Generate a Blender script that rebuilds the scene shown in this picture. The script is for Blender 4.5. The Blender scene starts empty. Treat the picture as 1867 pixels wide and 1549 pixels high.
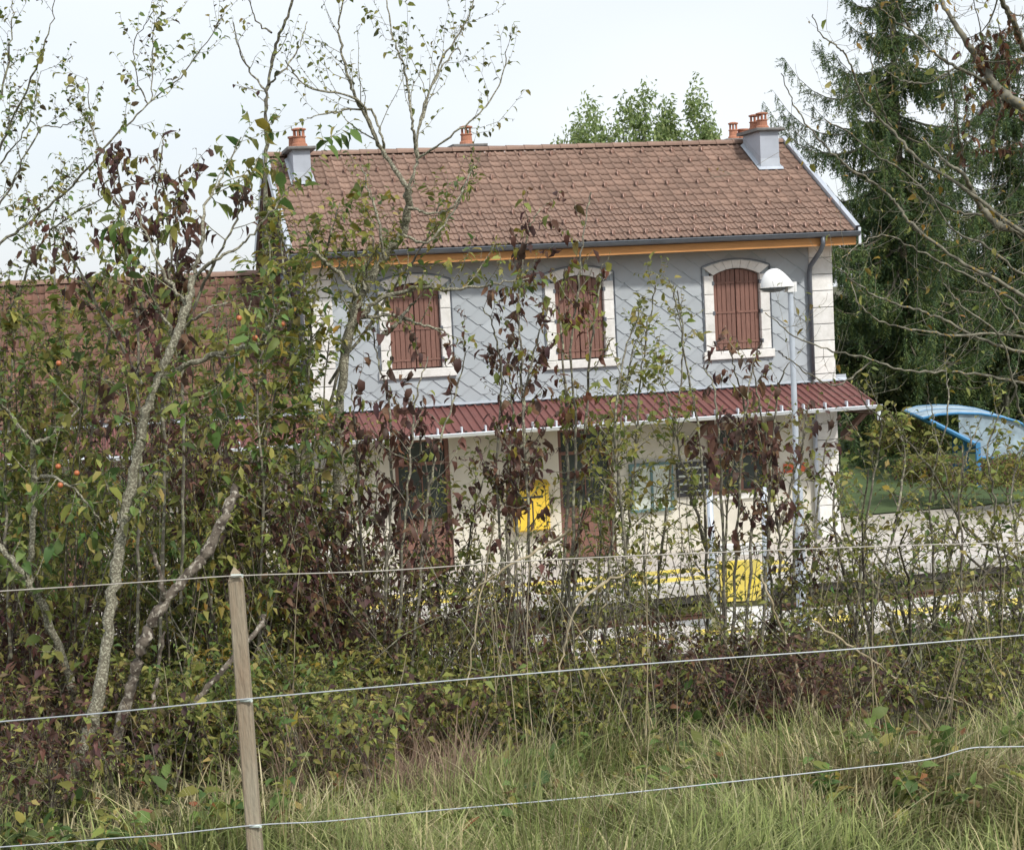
import bpy, math, random
import numpy as np
from mathutils import Vector, Matrix

S = bpy.context.scene
COL = S.collection

# ------------------------------------------------------------------ camera
CAM = np.array([-13.4214, -29.485, 4.8198])
YAW, PITCH, ROLL, FPX = -0.237, -0.0748, 0.0491, 3068.746
PW, PH = 1867.0, 1549.0
def _rot(yaw, pitch, roll):
    cy, sy = math.cos(yaw), math.sin(yaw); cp, sp = math.cos(pitch), math.sin(pitch); cr, sr = math.cos(roll), math.sin(roll)
    return (np.array([[cy, -sy, 0], [sy, cy, 0], [0, 0, 1]]) @ np.array([[1, 0, 0], [0, cp, -sp], [0, sp, cp]])
            @ np.array([[cr, 0, sr], [0, 1, 0], [-sr, 0, cr]]))
CM = _rot(YAW, PITCH, ROLL)                       # columns: right, forward, up
FH = np.array([-math.sin(YAW), math.cos(YAW), 0.0])   # level forward
RT = np.array([math.cos(YAW), math.sin(YAW), 0.0])    # level right
cam = bpy.data.cameras.new('camera'); cam_ob = bpy.data.objects.new('camera', cam); COL.objects.link(cam_ob)
cam.sensor_fit = 'HORIZONTAL'; cam.sensor_width = 36.0; cam.lens = FPX / PW * 36.0
cam.clip_start = 0.1; cam.clip_end = 3000.0
mw = Matrix.Identity(4)
for i in range(3):
    mw[i][0] = CM[i][0]; mw[i][1] = CM[i][2]; mw[i][2] = -CM[i][1]; mw[i][3] = CAM[i]
cam_ob.matrix_world = mw
S.camera = cam_ob

def at(px, py, D):
    """world point seen at photograph pixel (px, py) at level distance D in front of the eye"""
    d = CM @ np.array([(px - 933.5) / FPX, 1.0, -(py - 774.5) / FPX])
    return CAM + d * (D / float(d @ FH))

# ------------------------------------------------------------------ sky and sun
SUN_TO = Vector((0.30, -0.64, 0.70)).normalized()
world = bpy.data.worlds.new('World'); S.world = world; world.use_nodes = True
nt = world.node_tree; nt.nodes.clear()
out = nt.nodes.new('ShaderNodeOutputWorld'); bg = nt.nodes.new('ShaderNodeBackground')
sky = nt.nodes.new('ShaderNodeTexSky'); sky.sky_type = 'NISHITA'; sky.sun_disc = False
sky.sun_elevation = math.asin(SUN_TO.z); sky.sun_rotation = math.atan2(SUN_TO.x, SUN_TO.y)
sky.air_density = 1.0; sky.dust_density = 2.0; sky.ozone_density = 1.0
tc = nt.nodes.new('ShaderNodeTexCoord'); mp = nt.nodes.new('ShaderNodeMapping'); mp.inputs['Scale'].default_value = (1.0, 1.0, 2.6)
nz = nt.nodes.new('ShaderNodeTexNoise'); nz.inputs['Scale'].default_value = 2.2; nz.inputs['Detail'].default_value = 2.0; nz.inputs['Roughness'].default_value = 0.5
cr = nt.nodes.new('ShaderNodeMapRange'); cr.inputs['From Min'].default_value = 0.3; cr.inputs['From Max'].default_value = 0.7
cr.inputs['To Min'].default_value = 0.66; cr.inputs['To Max'].default_value = 0.98
mx = nt.nodes.new('ShaderNodeMix'); mx.data_type = 'RGBA'
mx.inputs['B'].default_value = (8.4, 8.8, 9.2, 1.0)          # thin bright cloud veil
nt.links.new(tc.outputs['Generated'], mp.inputs['Vector']); nt.links.new(mp.outputs['Vector'], nz.inputs['Vector'])
nt.links.new(nz.outputs['Fac'], cr.inputs['Value']); nt.links.new(cr.outputs['Result'], mx.inputs['Factor'])
nt.links.new(sky.outputs['Color'], mx.inputs['A']); nt.links.new(mx.outputs['Result'], bg.inputs['Color'])
bg.inputs['Strength'].default_value = 0.1
nt.links.new(bg.outputs['Background'], out.inputs['Surface'])

sl = bpy.data.lights.new('sun', 'SUN'); sl.energy = 2.65; sl.angle = math.radians(5.0); sl.color = (1.0, 0.955, 0.88)
sun = bpy.data.objects.new('sun', sl); COL.objects.link(sun)
sun.rotation_euler = SUN_TO.to_track_quat('Z', 'Y').to_euler(); sun.location = (0, -20, 40)

S.view_settings.view_transform = 'Standard'; S.view_settings.look = 'None'
S.view_settings.exposure = 0.3; S.view_settings.gamma = 1.0; S.view_settings.use_curve_mapping = False
S.render.engine = 'CYCLES'
S.cycles.max_bounces = 4; S.cycles.diffuse_bounces = 3; S.cycles.glossy_bounces = 2
S.cycles.transmission_bounces = 4; S.cycles.transparent_max_bounces = 8
S.cycles.caustics_reflective = False; S.cycles.caustics_refractive = False
S.cycles.use_adaptive_sampling = True; S.cycles.adaptive_threshold = 0.025
S.cycles.use_denoising = True; S.cycles.denoiser = 'OPENIMAGEDENOISE'; S.cycles.denoising_input_passes = 'RGB_ALBEDO_NORMAL'

# ------------------------------------------------------------------ materials
MATS = {}
def mat(name, col, rough=0.8, var=0.15, scale=6.0, bump=0.0, bscale=None, metal=0.0, col2=None, objvar=0.0,
        spec=0.5, coords='Object', stretch=(1, 1, 1), island=0.0):
    """procedural material: base colour broken up by two noises, optional second colour, optional per-object tint"""
    if name in MATS: return MATS[name]
    m = bpy.data.materials.new(name); m.use_nodes = True; MATS[name] = m
    n = m.node_tree; L = n.links; b = n.nodes['Principled BSDF']
    b.inputs['Roughness'].default_value = rough; b.inputs['Metallic'].default_value = metal
    b.inputs['Specular IOR Level'].default_value = spec
    t = n.nodes.new('ShaderNodeTexCoord'); mpn = n.nodes.new('ShaderNodeMapping'); mpn.inputs['Scale'].default_value = stretch
    L.new(t.outputs[coords], mpn.inputs['Vector'])
    n1 = n.nodes.new('ShaderNodeTexNoise'); n1.inputs['Scale'].default_value = scale; n1.inputs['Detail'].default_value = 3
    n1.inputs['Roughness'].default_value = 0.65
    L.new(mpn.outputs['Vector'], n1.inputs['Vector'])
    rmp = n.nodes.new('ShaderNodeMapRange'); rmp.inputs['From Min'].default_value = 0.32; rmp.inputs['From Max'].default_value = 0.68
    L.new(n1.outputs['Fac'], rmp.inputs['Value'])
    mixn = n.nodes.new('ShaderNodeMix'); mixn.data_type = 'RGBA'
    c2 = col2 if col2 else tuple(min(1.0, c * (1 + var)) for c in col)
    c1 = col if col2 else tuple(c * (1 - var) for c in col)
    mixn.inputs['A'].default_value = (*c1, 1); mixn.inputs['B'].default_value = (*c2, 1)
    L.new(rmp.outputs['Result'], mixn.inputs['Factor'])
    last = mixn.outputs['Result']
    if objvar > 0:
        oi = n.nodes.new('ShaderNodeObjectInfo'); r2 = n.nodes.new('ShaderNodeMapRange')
        r2.inputs['To Min'].default_value = 1 - objvar; r2.inputs['To Max'].default_value = 1 + objvar
        L.new(oi.outputs['Random'], r2.inputs['Value'])
        vm = n.nodes.new('ShaderNodeVectorMath'); vm.operation = 'SCALE'
        L.new(last, vm.inputs[0]); L.new(r2.outputs['Result'], vm.inputs['Scale']); last = vm.outputs['Vector']
    if island > 0:
        ge = n.nodes.new('ShaderNodeNewGeometry'); r3 = n.nodes.new('ShaderNodeMapRange')
        r3.inputs['To Min'].default_value = 1 - island; r3.inputs['To Max'].default_value = 1 + island
        L.new(ge.outputs['Random Per Island'], r3.inputs['Value'])
        v3 = n.nodes.new('ShaderNodeVectorMath'); v3.operation = 'SCALE'
        L.new(last, v3.inputs[0]); L.new(r3.outputs['Result'], v3.inputs['Scale']); last = v3.outputs['Vector']
    L.new(last, b.inputs['Base Color'])
    if bump > 0:
        n2 = n.nodes.new('ShaderNodeTexNoise'); n2.inputs['Scale'].default_value = bscale or scale * 5; n2.inputs['Detail'].default_value = 2
        L.new(mpn.outputs['Vector'], n2.inputs['Vector'])
        bp = n.nodes.new('ShaderNodeBump'); bp.inputs['Strength'].default_value = bump; bp.inputs['Distance'].default_value = 0.02
        L.new(n2.outputs['Fac'], bp.inputs['Height']); L.new(bp.outputs['Normal'], b.inputs['Normal'])
    return m

def leaf_mat(name, trans=0.42, rough=0.55, spec=0.3):
    """leaf colour comes from the tint attribute stored per leaf"""
    if name in MATS: return MATS[name]
    m = bpy.data.materials.new(name); m.use_nodes = True; MATS[name] = m
    n = m.node_tree; L = n.links; b = n.nodes['Principled BSDF']; o = n.nodes['Material Output']
    b.inputs['Roughness'].default_value = rough; b.inputs['Specular IOR Level'].default_value = spec
    a = n.nodes.new('ShaderNodeAttribute'); a.attribute_name = 'tint'
    L.new(a.outputs['Color'], b.inputs['Base Color'])
    tr = n.nodes.new('ShaderNodeBsdfTranslucent'); L.new(a.outputs['Color'], tr.inputs['Color'])
    ms = n.nodes.new('ShaderNodeMixShader'); ms.inputs['Fac'].default_value = trans
    L.new(b.outputs['BSDF'], ms.inputs[1]); L.new(tr.outputs['BSDF'], ms.inputs[2]); L.new(ms.outputs['Shader'], o.inputs['Surface'])
    return m

def bark_mat(name, dark, light, lichen=None, lich=0.5, scale=30.0):
    if name in MATS: return MATS[name]
    m = bpy.data.materials.new(name); m.use_nodes = True; MATS[name] = m
    n = m.node_tree; L = n.links; b = n.nodes['Principled BSDF']; b.inputs['Roughness'].default_value = 0.9
    t = n.nodes.new('ShaderNodeTexCoord'); n1 = n.nodes.new('ShaderNodeTexNoise'); n1.inputs['Scale'].default_value = scale; n1.inputs['Detail'].default_value = 3
    L.new(t.outputs['Object'], n1.inputs['Vector'])
    mr = n.nodes.new('ShaderNodeMapRange'); mr.inputs['From Min'].default_value = 0.35; mr.inputs['From Max'].default_value = 0.65
    L.new(n1.outputs['Fac'], mr.inputs['Value'])
    mi = n.nodes.new('ShaderNodeMix'); mi.data_type = 'RGBA'; mi.inputs['A'].default_value = (*dark, 1); mi.inputs['B'].default_value = (*light, 1)
    L.new(mr.outputs['Result'], mi.inputs['Factor']); last = mi.outputs['Result']
    if lichen:
        n2 = n.nodes.new('ShaderNodeTexNoise'); n2.inputs['Scale'].default_value = scale * 1.7; n2.inputs['Detail'].default_value = 3
        L.new(t.outputs['Object'], n2.inputs['Vector'])
        m2 = n.nodes.new('ShaderNodeMapRange'); m2.inputs['From Min'].default_value = 0.62 - 0.25 * lich; m2.inputs['From Max'].default_value = 0.70 - 0.25 * lich
        L.new(n2.outputs['Fac'], m2.inputs['Value'])
        mj = n.nodes.new('ShaderNodeMix'); mj.data_type = 'RGBA'; mj.inputs['B'].default_value = (*lichen, 1)
        L.new(last, mj.inputs['A']); L.new(m2.outputs['Result'], mj.inputs['Factor']); last = mj.outputs['Result']
    L.new(last, b.inputs['Base Color'])
    bp = n.nodes.new('ShaderNodeBump'); bp.inputs['Strength'].default_value = 0.5; bp.inputs['Distance'].default_value = 0.006
    L.new(n1.outputs['Fac'], bp.inputs['Height']); L.new(bp.outputs['Normal'], b.inputs['Normal'])
    return m

M_SLATE = mat('grey_fibre_slate', (0.375, 0.41, 0.44), 0.75, 0.05, 1.2, objvar=0.075, bump=0.05)
M_LIME = mat('pale_limestone', (0.80, 0.79, 0.77), 0.85, 0.1, 7.0, bump=0.2, objvar=0.07, col2=(0.66, 0.65, 0.62))
M_CREAM = mat('cream_render', (0.64, 0.61, 0.53), 0.9, 0.10, 1.6, bump=0.15, bscale=60)
M_SHUT = mat('red_brown_paint', (0.20, 0.10, 0.076), 0.6, 0.14, 9.0, objvar=0.10, stretch=(4, 4, 0.6))
M_TILE = mat('brown_roof_tile', (0.235, 0.152, 0.116), 0.85, 0.16, 3.0, objvar=0.14, bump=0.2)
M_TILEOLD = mat('weathered_red_tile', (0.20, 0.10, 0.07), 0.9, 0.25, 2.0, bump=0.3, col2=(0.12, 0.075, 0.055), island=0.2)
M_ZINC = mat('zinc_sheet', (0.50, 0.54, 0.60), 0.45, 0.10, 3.0, metal=0.35)
M_ZINCDARK = mat('dark_zinc', (0.13, 0.145, 0.17), 0.45, 0.12, 4.0, metal=0.3)
M_GALV = mat('bright_galvanised', (0.70, 0.75, 0.81), 0.4, 0.06, 5.0, metal=0.1)
M_WOOD = mat('orange_pine', (0.52, 0.245, 0.085), 0.7, 0.15, 4.0, stretch=(0.4, 6, 6))
M_DARKWOOD = mat('dark_brown_boards', (0.075, 0.038, 0.026), 0.85, 0.2, 6.0, stretch=(4, 4, 0.5))
M_REDMETAL = mat('wine_red_sheet', (0.175, 0.070, 0.062), 0.55, 0.14, 1.2)
M_POT = mat('terracotta', (0.42, 0.185, 0.115), 0.85, 0.2, 9.0, objvar=0.12, bump=0.2)
M_CHIM = mat('grey_chimney_render', (0.42, 0.455, 0.52), 0.8, 0.07, 4.0)
M_CAP = mat('dark_concrete_cap', (0.17, 0.165, 0.16), 0.9, 0.25, 8.0, bump=0.2)
M_CONC = mat('platform_concrete', (0.56, 0.52, 0.48), 0.9, 0.12, 1.3, bump=0.2, bscale=40)
M_EDGE = mat('edging_concrete', (0.55, 0.53, 0.49), 0.9, 0.10, 5.0, objvar=0.06, bump=0.2)
M_LINE = mat('worn_yellow_line', (0.60, 0.50, 0.17), 0.8, 0.1, 4.0, col2=(0.84, 0.66, 0.08))
M_YEL = mat('yellow_paint', (0.76, 0.52, 0.05), 0.6, 0.12, 6.0)
M_BALLAST = mat('track_ballast', (0.17, 0.145, 0.12), 0.95, 0.4, 30.0, bump=0.8, bscale=60)
M_RUST = mat('rusty_rail', (0.14, 0.075, 0.05), 0.7, 0.2, 9.0, metal=0.4)
M_SLEEPER = mat('sleeper_timber', (0.09, 0.07, 0.055), 0.9, 0.25, 8.0)
M_GLASS = mat('dark_window_glass', (0.05, 0.062, 0.06), 0.15, 0.2, 2.0)
M_WHITE = mat('white_gloss_shell', (0.80, 0.80, 0.80), 0.35, 0.03, 3.0)
M_POLE = mat('blue_grey_pole', (0.52, 0.57, 0.64), 0.45, 0.08, 4.0, metal=0.2)
M_BLUE = mat('blue_steel', (0.06, 0.24, 0.48), 0.45, 0.1, 4.0)
M_TEAL = mat('teal_frame', (0.11, 0.20, 0.21), 0.5, 0.1, 4.0)
M_PAPER = mat('pale_notice', (0.55, 0.60, 0.55), 0.6, 0.12, 7.0)
M_BLACK = mat('black_board', (0.03, 0.03, 0.035), 0.5, 0.1, 5.0)
M_ORANGE = mat('orange_red_plate', (0.62, 0.13, 0.05), 0.5, 0.05, 5.0)
M_SOIL = mat('earth_and_turf', (0.055, 0.05, 0.028), 0.95, 0.3, 3.0, bump=0.6, bscale=40, col2=(0.075, 0.08, 0.03))
M_LAWN = mat('lawn_green', (0.06, 0.095, 0.03), 0.95, 0.25, 2.0, bump=0.5, bscale=60)
M_GRAVEL = mat('pale_gravel', (0.42, 0.39, 0.34), 0.95, 0.12, 8.0, bump=0.4, bscale=80)
M_LEAF = leaf_mat('leaf')
M_GRASS = leaf_mat('grass_blade', 0.3, 0.6)
M_NEEDLE = leaf_mat('spruce_needle', 0.12, 0.6)
M_BARKL = bark_mat('lichen_bark', (0.11, 0.10, 0.07), (0.21, 0.19, 0.14), (0.37, 0.36, 0.27), 0.45, 75)
M_BARKG = bark_mat('grey_twig_bark', (0.10, 0.09, 0.07), (0.21, 0.19, 0.15), (0.36, 0.36, 0.24), 0.35, 30)
M_BARKD = bark_mat('dark_bark', (0.055, 0.045, 0.035), (0.13, 0.11, 0.085), (0.30, 0.29, 0.17), 0.3, 30)
M_BARKA = bark_mat('olive_ash_bark', (0.085, 0.08, 0.06), (0.25, 0.235, 0.18), (0.36, 0.24, 0.06), 0.02, 24)
M_DEAD = bark_mat('dead_wood', (0.06, 0.045, 0.035), (0.20, 0.17, 0.135), (0.38, 0.35, 0.29), 0.3, 30)
M_STRAW = bark_mat('dry_stalk', (0.25, 0.20, 0.12), (0.42, 0.36, 0.25))

# ------------------------------------------------------------------ helpers
def link(name, me, m=None, parent=None, smooth=False):
    o = bpy.data.objects.new(name, me); COL.objects.link(o)
    if m is not None and len(me.materials) == 0: me.materials.append(m)
    if parent is not None: o.parent = parent
    if smooth: me.shade_smooth()
    return o

def tag(o, label=None, cat=None, group=None, kind=None):
    if label: o['label'] = label
    if cat: o['category'] = cat
    if group: o['group'] = group
    if kind: o['kind'] = kind
    return o

def thing(name, label, cat, loc=(0, 0, 0), group=None, rz=0.0):
    o = bpy.data.objects.new(name, None); COL.objects.link(o); o.location = loc; o.rotation_euler = (0, 0, rz)
    o.empty_display_size = 0.2
    return tag(o, label, cat, group)

class MB:
    """collects boxes, prisms, tubes and free faces in one mesh"""
    def __init__(s): s.v = []; s.f = []
    def add(s, verts, faces):
        k = len(s.v); s.v.extend([tuple(map(float, q)) for q in verts]); s.f.extend([tuple(k + i for i in fc) for fc in faces]); return s
    def box(s, x0, x1, y0, y1, z0, z1):
        return s.add([(x0, y0, z0), (x1, y0, z0), (x1, y1, z0), (x0, y1, z0), (x0, y0, z1), (x1, y0, z1), (x1, y1, z1), (x0, y1, z1)],
                     [(0, 3, 2, 1), (4, 5, 6, 7), (0, 1, 5, 4), (1, 2, 6, 5), (2, 3, 7, 6), (3, 0, 4, 7)])
    def bbox(s, x0, x1, y0, y1, z0, z1, b=0.01):
        """box whose front (low y) face is chamfered"""
        return s.add([(x0 + b, y0, z0 + b), (x1 - b, y0, z0 + b), (x1 - b, y0, z1 - b), (x0 + b, y0, z1 - b),
                      (x0, y0 + b, z0), (x1, y0 + b, z0), (x1, y0 + b, z1), (x0, y0 + b, z1),
                      (x0, y1, z0), (x1, y1, z0), (x1, y1, z1), (x0, y1, z1)],
                     [(0, 1, 2, 3), (0, 4, 5, 1), (1, 5, 6, 2), (2, 6, 7, 3), (3, 7, 4, 0),
                      (4, 8, 9, 5), (5, 9, 10, 6), (6, 10, 11, 7), (7, 11, 8, 4)])
    def prism(s, poly, y0, y1):
        """polygon in x,z extruded from y0 (front) to y1"""
        n = len(poly)
        return s.add([(x, y0, z) for x, z in poly] + [(x, y1, z) for x, z in poly],
                     [tuple(range(n)), tuple(range(2 * n - 1, n - 1, -1))] + [(i, n + i, n + (i + 1) % n, (i + 1) % n) for i in range(n)])
    def prismx(s, poly, x0, x1):
        """polygon in y,z extruded along x"""
        n = len(poly)
        return s.add([(x0, y, z) for y, z in poly] + [(x1, y, z) for y, z in poly],
                     [tuple(range(n)), tuple(range(2 * n - 1, n - 1, -1))] + [(i, n + i, n + (i + 1) % n, (i + 1) % n) for i in range(n)])
    def tube(s, pts, rad, n=8, cap=True):
        v, f = tube_np(np.array(pts, float), np.full(len(pts), rad, float) if np.isscalar(rad) else np.array(rad, float), n)
        k = len(s.v); s.v.extend(map(tuple, v.tolist())); s.f.extend([tuple(int(k + i) for i in q) for q in f])
        if cap:
            s.f.append(tuple(k + i for i in range(n - 1, -1, -1))); s.f.append(tuple(k + (len(pts) - 1) * n + i for i in range(n)))
        return s
    def lathe(s, prof, cx, cy, n=16):
        k = len(s.v)
        for r, z in prof:
            for j in range(n):
                a = 2 * math.pi * j / n; s.v.append((cx + r * math.cos(a), cy + r * math.sin(a), z))
        for i in range(len(prof) - 1):
            for j in range(n):
                s.f.append((k + i * n + j, k + i * n + (j + 1) % n, k + (i + 1) * n + (j + 1) % n, k + (i + 1) * n + j))
        s.f.append(tuple(k + (len(prof) - 1) * n + j for j in range(n)))
        return s
    def mesh(s, name):
        me = bpy.data.meshes.new(name); me.from_pydata(s.v, [], s.f); me.update(); return me
    def build(s, name, m, parent=None, smooth=False): return link(name, s.mesh(name), m, parent, smooth)

def tube_np(P, Rr, n=5):
    K = len(P)
    T = np.zeros_like(P); T[1:-1] = P[2:] - P[:-2]; T[0] = P[1] - P[0]; T[-1] = P[-1] - P[-2]
    T /= np.linalg.norm(T, axis=1)[:, None] + 1e-12
    ref = np.array([0.31, 0.17, 0.93]) if abs(T[0, 2]) < 0.9 else np.array([0.95, 0.3, 0.05])
    A = np.cross(T, ref); A /= np.linalg.norm(A, axis=1)[:, None] + 1e-12
    B = np.cross(T, A)
    a = np.arange(n) * 2 * math.pi / n
    V = P[:, None, :] + Rr[:, None, None] * (np.cos(a)[None, :, None] * A[:, None, :] + np.sin(a)[None, :, None] * B[:, None, :])
    i = np.arange(K - 1)[:, None] * n; j = np.arange(n)[None, :]; j2 = (j + 1) % n
    F = np.stack([i + j, i + j2, i + n + j2, i + n + j], -1).reshape(-1, 4)
    return V.reshape(-1, 3), F

def np_mesh(name, V, F, tint=None, smooth=False):
    """V (n,3); F list of index arrays with 3 or 4 columns; tint (n,3) colour per vertex"""
    if not isinstance(F, list): F = [F]
    F = [f for f in F if len(f)]
    me = bpy.data.meshes.new(name); me.vertices.add(len(V)); me.vertices.foreach_set('co', np.ascontiguousarray(V, dtype=np.float32).ravel())
    lv = np.concatenate([f.ravel() for f in F]).astype(np.int32)
    tot = np.concatenate([np.full(len(f), f.shape[1]) for f in F]).astype(np.int32)
    st = np.concatenate([[0], np.cumsum(tot)[:-1]]).astype(np.int32)
    me.loops.add(len(lv)); me.loops.foreach_set('vertex_index', lv)
    me.polygons.add(len(tot)); me.polygons.foreach_set('loop_start', st)
    try: me.polygons.foreach_set('loop_total', tot)
    except Exception: pass
    me.update(calc_edges=True)
    if tint is not None:
        at_ = me.attributes.new('tint', 'FLOAT_COLOR', 'POINT')
        c = np.ones((len(V), 4), np.float32); c[:, :3] = tint; at_.data.foreach_set('color', c.ravel())
    if smooth: me.shade_smooth()
    return me

def nrm(a): return a / (np.linalg.norm(a, axis=-1, keepdims=True) + 1e-12)

# ------------------------------------------------------------------ terrain, platforms, track
PLAT = dict(far=-3.62, gap=-6.42, near=-8.1)
def ground_z(x, y):
    x = np.asarray(x, float); y = np.asarray(y, float)
    D = (x - CAM[0]) * FH[0] + (y - CAM[1]) * FH[1]
    zn = np.interp(D, [-30, 0, 4.5, 6.0, 7.5, 9.0, 11, 14, 17], [3.6, 3.22, 3.06, 2.99, 2.86, 2.5, 1.7, 0.6, 0.0])
    zf = np.interp(y, [-21, -17, -12, -8.2, -8.09, -6.5, -6.35, -3.7, -3.5, 0, 7, 30, 200, 1500],
                   [1.3, 0.6, 0.02, -0.06, -0.5, -0.5, -0.55, -0.55, -0.4, -0.03, 0.0, 0.5, 1.0, 1.0])
    w = np.clip((D - 9.0) / 6.0, 0, 1); w = w * w * (3 - 2 * w)
    bump = 0.035 * np.sin(x * 3.1 + y * 1.7) + 0.03 * np.sin(y * 4.3 - x * 2.2)
    return zn * (1 - w) + zf * w + bump * np.clip(1.2 - D / 14, 0, 1)

def grid_axis(a, b, breaks):
    pts = set()
    for lo, hi, st in breaks:
        pts.update(np.round(np.arange(lo, hi + 1e-6, st), 4).tolist())
    return np.array(sorted(pts))
gx = grid_axis(0, 0, [(-1500, -60, 240), (-60, -24, 4), (-24, 12, 0.5), (12, 60, 4), (60, 1500, 240)])
gy = np.array(sorted(set(np.round(np.concatenate([np.arange(-120, -36, 12), np.arange(-36, -18, 0.4), np.arange(-18, -8.5, 0.7),
     [-8.2, -8.09, -7.2, -6.5, -6.35, -5, -3.7, -3.5, -2, 0], np.arange(1, 12, 1.5), np.arange(12, 60, 8), np.arange(100, 1501, 200)]), 3).tolist())))
GX, GY = np.meshgrid(gx, gy)
GV = np.stack([GX, GY, ground_z(GX, GY)], -1).reshape(-1, 3)
nx, ny = len(gx), len(gy)
ii = (np.arange(ny - 1)[:, None] * nx + np.arange(nx - 1)[None, :]).ravel()
ground = link('ground', np_mesh('ground', GV, np.stack([ii, ii + 1, ii + nx + 1, ii + nx], -1), smooth=True), M_SOIL)
tag(ground, kind='structure')

bal = tag(MB().box(-45, 30, PLAT['gap'] + 0.02, PLAT['far'] - 0.02, -0.9, -0.46).build('track_bed', M_BALLAST), kind='structure')
def platform(name, y0, y1, edge_y, inner):
    p = MB().box(-45, 30, min(y0, y1), max(y0, y1), -0.9, 0.0).build(name, M_CONC); tag(p, kind='structure')
    me = MB().add([(0, 0, -0.16), (0.985, 0, -0.16), (0.985, 0.42, -0.16), (0, 0.42, -0.16), (0, 0, 0.012), (0.985, 0, 0.012), (0.985, 0.42, 0.012), (0, 0.42, 0.012)],
                  [(0, 3, 2, 1), (4, 5, 6, 7), (0, 1, 5, 4), (1, 2, 6, 5), (2, 3, 7, 6), (3, 0, 4, 7)]).mesh('edging_stone')
    me.materials.append(M_EDGE)
    for k in range(30):
        o = link('edging_stone', me, None, p); o.location = (-17 + k, edge_y, 0.0)
    return p
far_p = platform('station_platform', PLAT['far'] + 0.4, 0.0, PLAT['far'] - 0.02, 1)
near_p = platform('opposite_platform', PLAT['near'], PLAT['gap'] - 0.4, PLAT['gap'] - 0.40, -1)
for nm, par, ys in (('warning_line', far_p, ((-3.2, -2.8), (-2.4, -2.0))), ('warning_line', near_p, ((-7.5, -7.1),))):
    for a, b in ys:
        x = -10.0 if par is far_p else -7.0
        while x < (-2.4 if par is far_p else 1.0):
            l = 1.5 if par is far_p else .95
            MB().box(x, x + l, a, b, 0.002, 0.006).build(nm, M_LINE, par); x += l + (.12 if par is far_p else .55)
fc = tag(MB().box(0.3, 30, 0.02, 2.4, -0.2, -0.004).build('forecourt', M_GRAVEL), kind='structure')
lawn = tag(MB().add([(-1, 2.41, 0.02), (40, 2.41, 0.02), (40, 9, 0.25), (-1, 9, 0.25), (40, 40, 1.4), (-1, 40, 1.4)],
          [(0, 1, 2, 3), (3, 2, 4, 5)]).build('lawn', M_LAWN), kind='structure')
trk = thing('railway_track', 'single railway track with rusty rails between the two platforms', 'railway track', (-8, -5.0, -0.46))
for s in (-1, 1):
    MB().prismx([(s * .72 - .035, .14), (s * .72 + .035, .14), (s * .72 + .035, .11), (s * .72 + .01, .1), (s * .72 + .01, .03), (s * .72 + .07, .015),
                 (s * .72 + .07, 0), (s * .72 - .07, 0), (s * .72 - .07, .015), (s * .72 - .01, .03), (s * .72 - .01, .1), (s * .72 - .035, .11)][::-1], -30, 30
                ).build('rail', M_RUST, trk)
sme = MB().box(-.12, .12, -1.2, 1.2, -0.1, 0.02).mesh('sleeper'); sme.materials.append(M_SLEEPER)
for k in range(34):
    o = link('sleeper', sme, None, trk); o.location = (-9 + k * 0.62, 0, 0.0)

# ------------------------------------------------------------------ station building
W, DEP, ZE, ZR, OHF, OHE = 9.88, 5.34, 5.77, 7.70, 0.58, 0.33
SL = (ZR - ZE) / (DEP / 2 + OHF)
bld = thing('station_building', 'two storey grey station building with brown tiled roof and closed shutters', 'building', (0, 0, 0))
WX = (-1.90, -W / 2, -W + 1.90)          # bay centres, right to left
# walls ---------------------------------------------------------------
def poly_clip(poly, nx_, nz_, c):
    """keep nx*x + nz*z >= c"""
    outp = []
    for i in range(len(poly)):
        a, b = poly[i], poly[(i + 1) % len(poly)]
        da, db = nx_ * a[0] + nz_ * a[1] - c, nx_ * b[0] + nz_ * b[1] - c
        if da >= 0: outp.append(a)
        if (da >= 0) != (db >= 0):
            t = da / (da - db); outp.append((a[0] + t * (b[0] - a[0]), a[1] + t * (b[1] - a[1])))
    return outp

up = MB()
# upper front wall as strips around the openings (0.02 behind the slates)
xs = [-W]
for c in sorted(WX): xs += [c - .52, c + .52]
xs.append(0.0)
for i in range(len(xs) - 1):
    if i % 2 == 0: up.box(xs[i], xs[i + 1], 0.0, 0.35, 2.9, 5.72)
    else:
        up.box(xs[i], xs[i + 1], 0.0, 0.35, 2.9, 3.6); up.box(xs[i], xs[i + 1], 0.0, 0.35, 5.2, 5.72); up.box(xs[i], xs[i + 1], 0.16, 0.35, 3.6, 5.2)
up.box(-W, 0, DEP - .35, DEP, 0, 5.72)
uw = up.build('upper_wall', M_SLATE, bld)
gw = MB()
doors = [(WX[1] - .52, WX[1] + .52, 0.0, 2.42), (WX[2] - .50, WX[2] + .50, 0.0, 2.42), (WX[0] - .50, WX[0] + .50, 0.98, 2.32)]
xe = [-W]
for d in sorted(doors): xe += [d[0], d[1]]
xe.append(0.0); dz = [(d[2], d[3]) for d in sorted(doors)]
for i in range(len(xe) - 1):
    if i % 2 == 0: gw.box(xe[i], xe[i + 1], 0.0, 0.35, 0, 2.9)
    else:
        lo, hi = dz[i // 2]
        if lo > 0.01: gw.box(xe[i], xe[i + 1], 0.0, 0.35, 0, lo)
        gw.box(xe[i], xe[i + 1], 0.0, 0.35, hi, 2.9); gw.box(xe[i], xe[i + 1], 0.22, 0.35, lo, hi)
gw.build('ground_floor_wall', M_CREAM, bld)
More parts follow.
